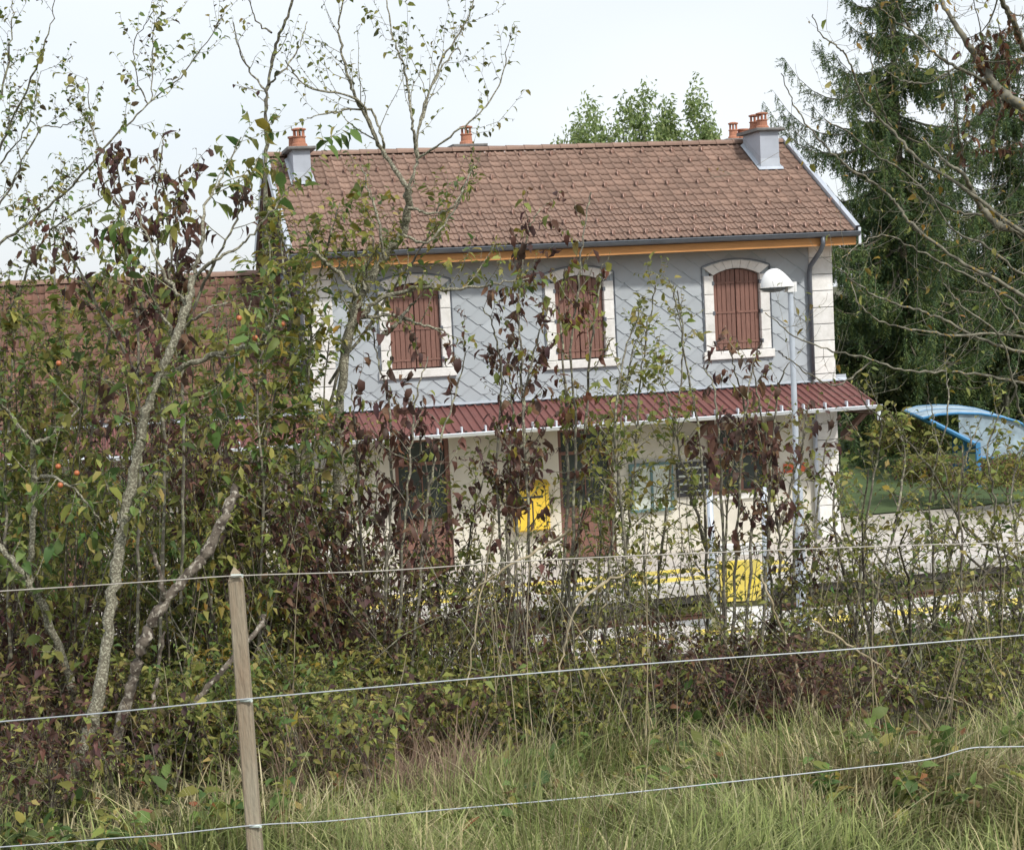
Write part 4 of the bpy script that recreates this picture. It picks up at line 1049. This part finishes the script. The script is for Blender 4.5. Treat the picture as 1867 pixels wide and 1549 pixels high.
# thorny shrub at the upper left edge
t = Plant(107)
for pts, r0 in (([(-60, 620), (-20, 470), (60, 400), (130, 340), (200, 260), (270, 190), (340, 130), (405, 30)], 5), ([(-60, 520), (-10, 300), (40, 180), (90, 60), (100, -20)], 4.5), ([(-40, 640), (20, 560), (70, 450), (120, 400), (230, 340), (300, 330)], 4.5),
                ([(-40, 420), (20, 340), (70, 240), (110, 230), (155, 215)], 3.5), ([(-30, 260), (10, 140), (20, 60), (25, -20)], 4), ([(270, 190), (250, 140), (245, 80), (280, 20)], 2.2), ([(275, 185), (278, 110), (280, 60), (290, 30)], 2.2),
                ([(185, 280), (165, 220), (160, 150), (155, 145)], 2.2), ([(100, 520), (98, 430), (95, 400), (130, 300)], 3), ([(0, 300), (50, 230), (75, 130)], 2.5)):
    t.limb_px(pts, (7.6 + t.r.uniform(-.3, .3), 7.4 + t.r.uniform(-.4, .4)), r0 * .6, .7)
t.sprout_all(3, per_m=17, Lr=(.12, .42), lvl=2, lo=.08, upb=.2, rr=.4); t.sprout_all(2, per_m=12, Lr=(.03, .13), lvl=1)
t.leaves((2, 1), .022, (.013, .036), OLIVE + GREEN[:2] + [(.09, .07, .04)], droop=.3, wr=.6)
t.build('thorn_shrub', 'thorny grey shrub with tiny leaves against the sky at upper left', 'shrub', M_BARKG)

# dogwoods with wine dark leaves
def dogwood(name, label, seed, stems, D, per=9, Lr=(.15, .42), pal=BROWNP, size=(.035, .072), sp=.04, bark=M_BARKG, lo=.35, per2=5, cluster=1, droop=1.0, curl=(.8, 2.8), wr=.40, cat='shrub', prob=1.0):
    t = Plant(seed)
    for s_ in stems:
        t.limb_px(s_, (D + t.r.uniform(-.25, .25), D + t.r.uniform(-.3, .3)), 3.2, 1.1, jit=.06)
    t.sprout_all(3, per_m=per * 1.5, Lr=Lr, lvl=2, lo=lo, upb=.08)
    if per2: t.sprout_all(2, per_m=per2 * 1.4, Lr=(.05, .16), lvl=1)
    t.leaves((2, 1), sp * .72, size, pal, droop=droop, wr=wr, curl=curl, cluster=cluster, prob=prob, parts=160 if name == 'dogwood_shrub' else 0)
    return t.build(name, label, cat, bark)
dogwood('dogwood_shrub', 'tall dogwood with dark purple leaves against the sky at left', 111,
        [[(250, 1250), (255, 900), (250, 600), (230, 450), (205, 330), (190, 270)], [(290, 1200), (300, 850), (290, 560), (285, 400), (290, 300), (300, 250)], [(330, 1100), (335, 800), (330, 560), (320, 400), (330, 300)],
         [(270, 620), (250, 520), (225, 400), (215, 290)], [(300, 600), (310, 480), (300, 350), (270, 280)], [(260, 700), (180, 560), (130, 470), (100, 420)], [(310, 640), (380, 500), (430, 400), (450, 340), (470, 290)]], 7.0, per=8, sp=.034, lo=.42, pal=PURPLE * 4 + OLIVE[:3])
dogwood('dogwood_shrub', 'dark leaved dogwood column in front of the wall between left and middle windows', 112,
        [[(935, 1330), (938, 1120), (942, 950), (952, 800), (950, 640), (945, 540), (965, 420), (985, 380)], [(925, 1330), (915, 1050), (905, 850), (915, 700), (900, 600), (880, 560)], [(950, 1330), (965, 1000), (955, 760), (975, 640), (1000, 560)],
         [(930, 1200), (925, 900), (935, 750), (925, 660)]], 8.0, per=10, sp=.034, lo=.40, pal=PURPLE * 3 + OLIVE[:2] + YELLOW[:1])
dogwood('dogwood_shrub', 'reddish brown leaved sapling covering the middle upper window', 113,
        [[(1020, 1330), (1040, 1050), (1050, 800), (1040, 640), (1055, 520), (1065, 420), (1078, 350)], [(1030, 1330), (1060, 900), (1075, 650), (1090, 540), (1100, 480)], [(1015, 1300), (1035, 900), (1030, 700), (1020, 560), (1030, 490)]],
        8.2, per=8, sp=.036, pal=[(.13, .055, .035), (.10, .04, .03), (.15, .10, .04)] + OLIVE[:2] + YELLOW[:1], lo=.5)
dogwood('dogwood_shrub', 'dark leaved dogwood top below the right upper window', 114,
        [[(1330, 1330), (1340, 1050), (1350, 880), (1360, 740), (1375, 660), (1390, 620)], [(1350, 1330), (1370, 1000), (1375, 820), (1345, 700), (1330, 640)], [(1320, 1300), (1320, 1000), (1310, 800), (1300, 700), (1280, 670)], [(1380, 1330), (1400, 1000), (1410, 800), (1420, 700), (1440, 660)]],
        7.7, per=9, sp=.034, lo=.46, pal=PURPLE * 3 + OLIVE[:1])
dogwood('dogwood_shrub', 'dark purple leaved dogwood below the left upper window', 115,
        [[(700, 1330), (705, 1050), (715, 880), (710, 740), (690, 660), (680, 600)], [(720, 1330), (735, 1000), (750, 820), (760, 720), (780, 650)], [(740, 1330), (770, 1000), (790, 850), (830, 720), (850, 640)], [(680, 1330), (660, 1000), (650, 800), (640, 700)]],
        7.6, per=9, sp=.034, lo=.4, pal=PURPLE * 4 + OLIVE[:2])
dogwood('dogwood_shrub', 'dogwood with hanging dark leaves in front of the lower lamp pole', 116,
       
        [[(1440, 1330), (1445, 1100), (1450, 960), (1465, 800), (1475, 740)], [(1460, 1330), (1480, 1050), (1500, 850), (1520, 760)], [(1425, 1330), (1410, 1100), (1400, 1000), (1395, 900)]], 7.9, per=8, sp=.045, lo=.3, pal=PURPLE * 3 + OLIVE[:1], prob=.8)
# light saplings with yellow green leaves
def sapling(label, seed, stems, D, **k):
    a = dict(per=12, Lr=(.12, .46), pal=OLIVE * 3 + YELLOW[:2], size=(.02, .046), sp=.040, lo=.25, per2=7, droop=.3, curl=(.2, 1.2), wr=.55, cat='sapling'); a.update(k)
    return dogwood('green_sapling', label, seed, stems, D, **a)
sapling('yellow green sapling with bent stem in front of the black timetable board', 121, [[(1145, 1330), (1140, 1150), (1145, 1000), (1155, 850), (1165, 720), (1180, 600), (1195, 520)], [(1150, 1100), (1130, 900), (1120, 780), (1140, 640), (1170, 560)]], 7.8)
sapling('pale stemmed sapling rising between notice case and ground floor window', 122, [[(1285, 1330), (1290, 1150), (1287, 950), (1275, 800), (1255, 680), (1235, 560), (1220, 510)], [(1287, 1000), (1250, 860), (1225, 760), (1205, 690)]], 8.3)
sapling('thin sapling crossing the ground floor window beside the lamp pole', 123, [[(1440, 1330), (1425, 1150), (1420, 1000), (1408, 860), (1385, 740), (1370, 660)], [(1420, 960), (1450, 860), (1470, 780)]], 8.0)
sapling('yellow green sapling with many shoots between the lamp and the shelter', 129, [[(1560, 1330), (1565, 1080), (1585, 920), (1605, 800), (1600, 720)], [(1570, 1200), (1620, 1000), (1650, 860), (1640, 780)], [(1550, 1100), (1520, 950), (1530, 840)]], 7.9, per=13)
sapling('light green sapling in front of the blue shelter post', 130, [[(1690, 1330), (1705, 1080), (1695, 900), (1725, 770), (1730, 690)], [(1700, 1150), (1745, 960), (1760, 840), (1790, 760)]], 8.2, per=12)
sapling('light green sapling at the right edge below the shelter roof', 133, [[(1800, 1330), (1790, 1080), (1815, 930), (1800, 820), (1830, 740)], [(1850, 1330), (1860, 1050), (1845, 900), (1870, 800)]], 8.0, per=12)
sapling('thin twiggy sapling in front of the upper wall between middle and right windows', 134, [[(1190, 1330), (1200, 1100), (1215, 920), (1230, 780), (1245, 640), (1235, 530)], [(1100, 1330), (1105, 1100), (1125, 900), (1135, 740), (1160, 620)], [(1310, 1330), (1320, 1050), (1330, 880), (1350, 780)]], 8.1, per=11, sp=.045)
sapling('leafy yellow green sapling in front of the middle door', 124, [[(1010, 1330), (1030, 1100), (1060, 950), (1085, 850), (1100, 760)], [(1060, 1300), (1090, 1050), (1100, 900), (1130, 800)]], 8.4, sp=.035)
sapling('green sapling in front of the left door', 125, [[(790, 1330), (800, 1100), (790, 950), (770, 820), (760, 760)], [(830, 1330), (850, 1080), (860, 950), (890, 850)]], 8.4, sp=.04)
sapling('leafy green sapling hiding the red roof edge at the left wing', 126, [[(440, 1330), (450, 1100), (470, 900), (500, 720), (530, 600), (560, 500)], [(520, 1330), (530, 1050), (550, 850), (560, 700), (540, 540), (510, 400)], [(420, 1200), (410, 900), (420, 700), (460, 540)], [(560, 1300), (580, 1000), (590, 760), (600, 620)]], 8.0, per=14, sp=.028, size=(.03, .06), pal=OLIVE * 2 + GREEN + YELLOW[:1])
sapling('leafy olive sapling covering the left wing roof beside the lichen tree', 128, [[(60, 1300), (80, 1000), (90, 800), (110, 640), (120, 520)], [(150, 1300), (160, 950), (170, 760), (200, 600), (190, 500)], [(380, 1300), (390, 1000), (400, 800), (390, 640), (420, 520)], [(20, 1200), (10, 900), (20, 700), (30, 540)], [(470, 1200), (480, 900), (470, 700), (500, 560), (490, 440)]], 7.7, per=14, sp=.026, size=(.028, .06), pal=OLIVE * 3 + GREEN + YELLOW[:1], lo=.3)
sapling('olive leaved sapling before the left end of the main roof', 127, [[(560, 1200), (560, 800), (570, 560), (600, 440), (620, 370)], [(540, 900), (530, 600), (515, 470), (505, 360)], [(590, 800), (640, 560), (680, 450), (660, 380)], [(600, 700), (720, 520), (780, 430), (800, 370)]], 8.3, per=15, sp=.026, size=(.026, .052), pal=OLIVE * 3 + GREEN[:2] + YELLOW, lo=.5)

# bare ash like tree on the right
t = Plant(131)
TR = [(2080, 1500), (2060, 1200), (2040, 900), (2020, 600), (1990, 350), (1960, 100), (1930, -80)]
t.limb_px(TR, (9.0, 8.8), 26, 12, sides=9, keep=False)
right = [  # pixels from tip towards the trunk
    ([(1690, -40), (1714, 0), (1746, 53), (1778, 102), (1806, 145), (1842, 181), (1900, 230), (2000, 420)], 3, 12), ([(1805, -40), (1825, 0), (1846, 38), (1867, 85), (1920, 160), (1985, 330)], 4, 9),
    ([(1595, 4), (1635, 40), (1678, 70), (1697, 92), (1736, 119), (1800, 150), (1842, 190)], 1.5, 6), ([(1620, -40), (1633, 0), (1645, 28), (1659, 53)], 1.5, 3),
    ([(1424, 134), (1445, 185), (1475, 232), (1518, 279), (1552, 309), (1606, 342), (1636, 376), (1669, 416), (1760, 480), (1867, 540), (2020, 640)], 1.2, 6), ([(1482, 27), (1498, 64), (1528, 87), (1545, 107), (1565, 161), (1589, 201), (1622, 235), (1680, 295), (1740, 330), (1830, 400), (2000, 520)], 1.2, 6),
    ([(1589, 45), (1590, 100), (1592, 148), (1606, 188), (1626, 232)], 1, 3), ([(1589, 67), (1606, 117), (1636, 144), (1653, 148), (1693, 151), (1740, 125)], 1, 3), ([(1492, 215), (1539, 235), (1586, 275), (1640, 310), (1730, 380), (1800, 393)], 1, 4),
    ([(1522, 480), (1562, 516), (1603, 543), (1657, 561), (1711, 579), (1784, 616), (1900, 660), (2030, 760)], 1.2, 6), ([(1549, 507), (1571, 561), (1621, 591), (1675, 602), (1739, 611), (1867, 616), (2020, 700)], 1.2, 5),
    ([(1395, 570), (1445, 611), (1517, 640), (1589, 654), (1639, 674), (1730, 679), (1838, 692), (1900, 720), (2030, 820)], 1.2, 5), ([(1420, 640), (1445, 660), (1490, 690), (1531, 700), (1589, 660)], 1, 3),
    ([(1702, 480), (1725, 521), (1757, 561), (1820, 611), (1847, 692), (1880, 780), (2030, 900)], 1, 4.5), ([(1739, 480), (1793, 507), (1838, 561), (1880, 600), (2010, 660)], 1, 4.5),
    ([(1680, 250), (1730, 300), (1757, 319), (1773, 352), (1800, 393), (1827, 413), (1867, 423), (1990, 480)], 2, 9), ([(1535, 470), (1580, 440), (1620, 430), (1700, 470), (1800, 520), (1900, 580)], 1, 4),
    ([(1560, 700), (1585, 745), (1640, 790), (1700, 860), (1760, 960), (1867, 1020), (2050, 1100)], 1, 5), ([(1690, 700), (1700, 760), (1720, 850), (1750, 950), (1800, 1000)], 1, 3), ([(1720, 60), (1735, 160), (1750, 250), (1760, 320)], 1, 3),
    ([(1775, 0), (1790, 60), (1800, 110), (1830, 200)], 1, 3), ([(1820, 40), (1835, 120), (1845, 190)], 1, 3), ([(1640, 330), (1690, 350), (1740, 420), (1800, 450), (1867, 500), (1990, 560)], 1.2, 5)]
for pts, r0, r1 in right:
    d = t.r.uniform(-.5, .5); k_ = 1.0 if r1 > 8 else .62; t.limb_px(pts, (8.3 + d, 8.75), r0 * .8, r1 * k_, jit=.08, sides=6)
t.sprout_all(3, per_m=10, Lr=(.15, .8), lvl=2, lo=.02, hi=.8, upb=.35, ang=(.4, .9), rr=.35); t.sprout_all(2, per_m=5, Lr=(.06, .25), lvl=1, upb=.3)
t.leaves((3, 2), .012, (.025, .06), [(.12, .06, .035), (.15, .08, .04), (.08, .042, .03)], droop=1.2, wr=.35, curl=(1, 2.5), where=lambda p: (p @ RT > (at(1745, 100, 8.7) @ RT)) & (p[:, 2] > at(1800, 300, 8.7)[2]) & (p[:, 2] < at(1800, 60, 8.7)[2] + .25 * (p @ RT - at(1800, 60, 8.7) @ RT)) & (t.r.random(len(p)) < .85))
t.leaves((2, 1), .10, (.02, .05), [(.30, .19, .04), (.22, .16, .04)] + OLIVE[:3], droop=.8, wr=.45, prob=.35)
t.build('bare_tree', 'bare grey branched tree reaching in from the right edge', 'tree', M_BARKA)
# thorny low shrub on the right
t = Plant(132)
for k in range(42):
    x0 = t.r.uniform(1480, 1950); D = t.r.uniform(7.4, 8.9); p = foot(x0, D)
    h = t.r.uniform(.5, 1.6) * (1.0 if x0 > 1560 else .8); t.grow(p, np.array([t.r.normal(0, .35), t.r.normal(0, .3), 1.0]), h, .010, .45, -.02, lvl=3, sides=5)
t.sprout_all(3, per_m=10, Lr=(.25, .7), lvl=2, lo=.2, upb=.02, wander=.6, ang=(.6, 1.3)); t.sprout_all(2, per_m=7, Lr=(.06, .22), lvl=1, wander=.5, ang=(.7, 1.4))
t.leaves((2, 1), .034, (.016, .042), OLIVE * 3 + GREEN, droop=.2, wr=.55, curl=(.2, 1), full=False)
t.build('hawthorn_shrub', 'tangled thorny shrub with small yellow green leaves at lower right', 'shrub', M_BARKD)

# ------------------------------------------------------------------ the mass of the hedge, too dense to count
TOPX = [-80, 60, 200, 330, 480, 560, 620, 720, 830, 900, 1000, 1100, 1200, 1300, 1420, 1520, 1620, 1750, 1950]
TOPY = [470, 480, 500, 510, 560, 640, 760, 790, 850, 840, 860, 880, 900, 880, 950, 1000, 980, 930, 900]
def thicket(name, label, seed, n, xr, Dr, pal, size, sp, hs, per=7, per2=5, full=None, droop=.7, curl=(.5, 1.8), wr=.42, bark=M_BARKD, Lr=(.15, .45), r0=.006, prob=1.0, lo=.1, cat='hedge'):
    t = Plant(seed)
    for k in range(n):
        x = t.r.uniform(*xr); D = t.r.uniform(*Dr); p = foot(x, D)
        zt = at(x, np.interp(x, TOPX, TOPY), D)[2]; h = max(.35, (zt - p[2]) * t.r.uniform(*hs))
        t.grow(p, np.array([t.r.normal(0, .16), t.r.normal(0, .16), 1.0]), h, r0, .22, .05, lvl=3, sides=4, seg=8)
    t.sprout_all(3, per_m=per * 1.35, Lr=Lr, lvl=2, lo=lo, upb=.05, wander=.4); 
    if per2: t.sprout_all(2, per_m=per2 * 1.2, Lr=(.05, .18), lvl=1)
    t.leaves((2, 1), sp * .52, size, pal, droop=droop, wr=wr, curl=curl, full=full, prob=prob, patch=True)
    return t.build(name, label, cat, bark, kind='stuff')
thicket('dogwood_thicket', 'dense wine brown dogwood foliage filling the middle of the hedge', 201, 90, (430, 1000), (7.5, 9.2), BROWNP + PURPLE + OLIVE[:3], (.024, .06), .030, (.3, .82))
thicket('dogwood_thicket', 'brown dogwood foliage low in the hedge at right of centre', 202, 75, (980, 1480), (7.4, 9.0), BROWNP + OLIVE, (.022, .052), .028, (.2, .48), per=7)
thicket('leafy_thicket', 'dense green and brown leaves of the hedge on the left', 203, 150, (-80, 520), (7.2, 9.8), PURPLE * 3 + OLIVE * 4 + GREEN * 2 + YELLOW, (.024, .06), .030, (.5, 1.05))
thicket('leafy_thicket', 'small yellow green leaves scattered through the middle hedge', 204, 135, (520, 1560), (7.3, 9.6), OLIVE * 3 + YELLOW, (.016, .04), .050, (.30, 1.05), full=False, droop=.3)
thicket('bramble_thicket', 'leafy brambles and weeds at the foot of the hedge on the left', 208, 150, (-60, 950), (6.65, 7.6), PURPLE * 3 + [(.20, .14, .08)] * 2 + OLIVE * 3 + GREEN * 2 + YELLOW, (.02, .06), .034, (.05, .22), per=12, per2=4, droop=.3)
thicket('bramble_thicket', 'scattered low bramble leaves around the foot of the lichen tree', 209, 45, (-60, 700), (6.0, 6.7), PURPLE * 2 + OLIVE * 3 + GREEN * 2 + YELLOW, (.02, .055), .036, (.04, .14), per=12, per2=4, droop=.3)
thicket('bramble_thicket', 'low brambles and weeds along the foot of the hedge', 205, 300, (-150, 2350), (6.7, 8.1), PURPLE * 2 + [(.20, .14, .08)] * 2 + OLIVE * 3 + GREEN + YELLOW, (.018, .05), .030, (.08, .30), per=12, per2=4, droop=.3)
thicket('leafy_thicket', 'green hedge mass on the slope behind the brambles at right', 206, 175, (1380, 2350), (7.6, 10.0), OLIVE * 4 + GREEN + PURPLE[:2] + YELLOW, (.02, .045), .040, (.25, .6), full=False, droop=.3)
thicket('leafy_thicket', 'shadowy foliage deep inside the hedge', 207, 60, (-100, 600), (9.4, 11.5), OLIVE + GREEN + PURPLE * 3, (.04, .08), .05, (.35, .85), full=False)
# grey bare twigs through the hedge
t = Plant(142)
for k in range(90):
    x = t.r.uniform(-60, 1900); D = t.r.uniform(7.0, 8.8); p = foot(x, D, -.02); zt = at(x, np.interp(x, TOPX, TOPY), D)[2]
    t.grow(p, np.array([t.r.normal(0, .35), t.r.normal(0, .2), 1.0]), (zt - p[2]) * t.r.uniform(.5, 1.1), t.r.uniform(.003, .006), .35, .0, lvl=3, sides=4, seg=9)
t.sprout_all(3, per_m=4, Lr=(.15, .5), lvl=2, lo=.3, wander=.5)
t.build('bare_twigs', 'bare grey and olive twigs threading through the hedge', 'twigs', M_BARKG, kind='stuff')
# dry stalks
t = Plant(141)
for k in range(110):
    x = t.r.uniform(250, 1900); D = t.r.uniform(6.4, 8.0); p = foot(x, D, -.02); L = t.r.uniform(.25, 1.0)
    t.grow(p, np.array([t.r.normal(0, .22), t.r.normal(0, .15), 1.0]), L, t.r.uniform(.0018, .004), .12, -.05, lvl=0, sides=4, seg=6)
for pts, r in (([(1482, 1350), (1462, 1250), (1440, 1190), (1412, 1110), (1388, 1050)], 3.5), ([(1150, 1040), (1090, 1070), (1045, 1120), (1028, 1190), (1010, 1280)], 3), ([(1040, 965), (970, 1010), (900, 1050), (850, 1090)], 3), ([(1105, 1100), (1080, 1140), (1045, 1165)], 2.2),
               ([(1480, 1130), (1570, 1190), (1640, 1240), (1700, 1265), (1770, 1285)], 2.6), ([(1660, 1285), (1720, 1360), (1800, 1420), (1870, 1480)], 3), ([(900, 950), (870, 1130), (850, 1250)], 2), ([(1490, 1340), (1482, 1270), (1478, 1200)], 3)):
    t.limb_px(pts, 6.9, r, r * .6, sides=5)
t.build('dry_stalks', 'pale dry stalks standing in front of the hedge', 'stalks', M_STRAW, kind='stuff')

# ------------------------------------------------------------------ grass
def grass(name, label, seed, n, Dr, L, pal, width, xr=(-350, 2400), bend=.8, clump=0.0, wf=None):
    r = np.random.default_rng(seed)
    D = np.sqrt(r.uniform(Dr[0] ** 2, Dr[1] ** 2, n)); px = r.uniform(xr[0], xr[1], n)
    if wf is not None:
        k = r.random(n) < wf(px, D); D, px = D[k], px[k]; n = len(D)
    lat = (px - 933.5) / FPX * D
    p = CAM[None, :] + FH * D[:, None] + RT * lat[:, None]
    if clump: 
        c = p[r.integers(0, n, max(4, n // 40))]; p = np.where((r.random(n) < clump)[:, None], c[r.integers(0, len(c), n)] + r.normal(0, .035, (n, 3)), p)
    p[:, 2] = ground_z(p[:, 0], p[:, 1]) - .01
    a = r.normal(0, 1.1, n) + 2.5 * np.sin(p[:, 0] * 2.3 + p[:, 1] * 1.9) + 1.6 * np.sin(p[:, 1] * 5.1); o = np.stack([np.cos(a), np.sin(a), 0 * a], -1); side = np.stack([-np.sin(a), np.cos(a), 0 * a], -1)
    Ln = r.uniform(L[0], L[1], n) * (0.6 + .8 * r.random(n)) * (1 + .35 * np.sin(p[:, 0] * 5.7 + 2 * np.sin(p[:, 1] * 3.9))); bd = r.uniform(.1, bend, n); w = r.uniform(.6, 1.4, n) * width
    V = []
    for u, ww in ((0, 1.0), (.45, .85), (.8, .5)):
        q = p + np.array([0, 0, 1.0]) * (Ln * (u - .35 * bd * u * u))[:, None] + o * (Ln * bd * u * u)[:, None]
        V += [q - side * (w * ww)[:, None], q + side * (w * ww)[:, None]]
    V.append(p + np.array([0, 0, 1.0]) * (Ln * (1 - .35 * bd))[:, None] + o * (Ln * bd)[:, None])
    V = np.stack(V, 1); b = (np.arange(n) * 7)[:, None]
    F4 = np.concatenate([b + np.array([0, 1, 3, 2]), b + np.array([2, 3, 5, 4])]); F3 = b + np.array([4, 5, 6])
    pal = np.array(pal); fld = np.sin(p[:, 0] * 3.3 + 1.3 * np.sin(p[:, 1] * 2.1)) + np.sin(p[:, 1] * 4.1 + p[:, 0] * 1.7); k_ = np.clip(((fld + 2) / 4 * .7 + r.random(n) * .45 - .07) * len(pal), 0, len(pal) - 1).astype(int)
    c = pal[k_] * r.uniform(.55, 1.4, (n, 1))
    return tag(link(name, np_mesh(name, V.reshape(-1, 3), [F4, F3], np.repeat(c, 7, axis=0)), M_GRASS), label, 'grass', kind='stuff')
GG = [(.22, .27, .085), (.28, .315, .115), (.17, .215, .065), (.34, .35, .155), (.24, .265, .095)]
STRAW = [(.48, .42, .23), (.38, .33, .18), (.58, .52, .33), (.27, .22, .12)]
grass('meadow_grass', 'pale green meadow grass in the foreground below the fence', 301, 80000, (4.6, 7.2), (.05, .20), GG + GG[1:3] + STRAW, .0029, bend=1.3, wf=lambda x, D: np.clip((x - 250) / 700 + (6.1 - D) * .5, .22, 1) * np.clip((6.95 - D) / .9, .06, 1))
grass('tall_grass', 'tall straw coloured grass stems in front of the hedge', 302, 7000, (5.2, 6.9), (.10, .28), STRAW * 2 + GG, .0016, bend=1.1, clump=.75, wf=lambda x, D: np.clip((x - 300) / 700, .12, 1))
grass('dead_weeds', 'brown dead weeds between fence post and hedge', 305, 3500, (5.8, 7.3), (.12, .32), [(.20, .13, .09), (.28, .20, .14), (.15, .10, .075)], .0018, xr=(480, 830), bend=1.2, clump=.8)
grass('tall_grass', 'loose grass stems rising in front of the lowest wire', 304, 1500, (3.95, 4.42), (.38, .66), STRAW + GG[:3], .0013, xr=(560, 1120), bend=.9, clump=.6)
grass('rank_grass', 'rough grass growing under the hedge and down the bank', 303, 14000, (7.6, 13.0), (.10, .30), GG + STRAW[:1], .004)

t = Plant(143)
for k in range(230):
    x = t.r.uniform(-60, 1920); D = t.r.uniform(5.4, 7.2); p = foot(x, D, .0)
    t.grow(p, np.array([t.r.normal(0, .4), t.r.normal(0, .4), 1.0]), t.r.uniform(.05, .2), .002, .3, .0, lvl=2, sides=3, seg=4)
t.leaves((2,), .022, (.03, .075), GREEN * 3 + OLIVE * 2 + [(.25, .15, .08), (.30, .12, .06)], droop=.2, wr=.5, curl=(.3, 1.4), cluster=2)
t.build('meadow_weeds', 'broad leaved weeds scattered in the grass', 'weeds', M_STRAW, kind='stuff')

# ------------------------------------------------------------------ fence
fp = thing('fence_post', 'pointed squared wooden fence stake leaning slightly, at lower left', 'fence post', tuple(at(478, 1720, 4.5)))
b0 = np.array(fp.location); tp = at(428, 1032, 4.5)
ax = tp - b0; Lp = np.linalg.norm(ax); ax /= Lp
s1 = nrm(RT - ax * (RT @ ax)); s2 = np.cross(ax, s1); hw = .0195
pv = []
def ring(d, k): 
    return [tuple(ax * d + (s1 * a + s2 * b) * hw * k) for a, b in ((-1, -.8), (-.8, -1), (.8, -1), (1, -.8), (1, .8), (.8, 1), (-.8, 1), (-1, .8))]
lev = [(-.25, 1.06), (.15, 1.05), (.4, 1.0), (.65, 1.02), (Lp - .04, .98)]
for d, k in lev: pv += ring(d, k)
pv += [tuple(ax * (Lp - .018) + (s1 * a + s2 * b) * hw * .62) for a, b in ((-1, -.8), (-.8, -1), (.8, -1), (1, -.8), (1, .8), (.8, 1), (-.8, 1), (-1, .8))]
pv += [tuple(ax * Lp - s1 * hw * .15)]
pf = []
for i in range(len(lev)):
    for j in range(8): pf.append((i * 8 + j, i * 8 + (j + 1) % 8, i * 8 + 8 + (j + 1) % 8, i * 8 + 8 + j))
n0 = len(lev) * 8
for j in range(8): pf.append((n0 + j, n0 + (j + 1) % 8, n0 + 8))
M_POST = mat('weathered_stake', (.34, .30, .225), .9, .2, 9.0, bump=.4, bscale=60, col2=(.27, .20, .135), stretch=(2, 2, .35))
MB().add(pv, pf).build('stake', M_POST, fp)
M_INS = mat('pale_insulator', (.55, .62, .58), .4, .1, 9.0)
for py in (1046, 1272, 1500):
    q = at(443 + (py - 1046) * .072, py, 4.5) - b0
    MB().tube([tuple(q - RT * .028 - FH * .02), tuple(q - RT * .0 - FH * .026), tuple(q + RT * .004 - FH * .03)], .0045, 6).build('insulator', M_INS, fp)
M_WIRE = mat('galvanised_wire', (.40, .43, .46), .4, .1, 40.0, metal=.25)
M_WIRE2 = mat('weathered_wire', (.42, .39, .35), .6, .15, 40.0, metal=.15)
def wire(label, pts, D, r, m):
    t = Plant(1); pts = np.array(pts, float); dd = np.interp(pts[:, 0], [-60, 440, 1930], D)
    P = np.array([at(x, y, d) for (x, y), d in zip(pts, dd)]); o = []
    P = np.concatenate([[P[0] + (P[0] - P[1]) / np.linalg.norm(P[0] - P[1]) * 2.5], P, [P[-1] + (P[-1] - P[-2]) / np.linalg.norm(P[-1] - P[-2]) * 2.5]])
    e = np.concatenate([[2 * P[0] - P[1]], P, [2 * P[-1] - P[-2]]])
    for i in range(len(P) - 1):
        p0, p1, p2, p3 = e[i:i + 4]
        for q in range(6):
            u = q / 6; o.append(.5 * (2 * p1 + (p2 - p0) * u + (2 * p0 - 5 * p1 + 4 * p2 - p3) * u * u + (3 * p1 - p0 - 3 * p2 + p3) * u ** 3))
    o.append(P[-1]); o = np.array(o); v, f = tube_np(o, np.full(len(o), r), 6)
    tag(link('fence_wire', np_mesh('fence_wire', v, f, smooth=True), m), label, 'wire', 'wires of the pasture fence')
wire('uppermost fence wire, running across from the top of the stake', [(-60, 1081), (150, 1068), (300, 1058), (436, 1049), (700, 1040), (1000, 1020), (1400, 1003), (1650, 994), (1930, 986)], (4.4, 4.47, 4.8), .0018, M_WIRE2)
wire('bright middle fence wire crossing the whole picture', [(-60, 1320), (200, 1298), (455, 1273), (800, 1242), (1200, 1208), (1550, 1183), (1930, 1152)], (4.4, 4.47, 4.8), .0022, M_WIRE)
wire('lowest fence wire, sagging into the grass with a bend at right', [(-60, 1548), (200, 1528), (300, 1521), (470, 1503), (600, 1496), (780, 1478), (1030, 1456), (1300, 1428), (1550, 1400), (1690, 1384), (1765, 1364), (1820, 1361), (1930, 1359)], (4.4, 4.47, 4.8), .0020, M_WIRE)
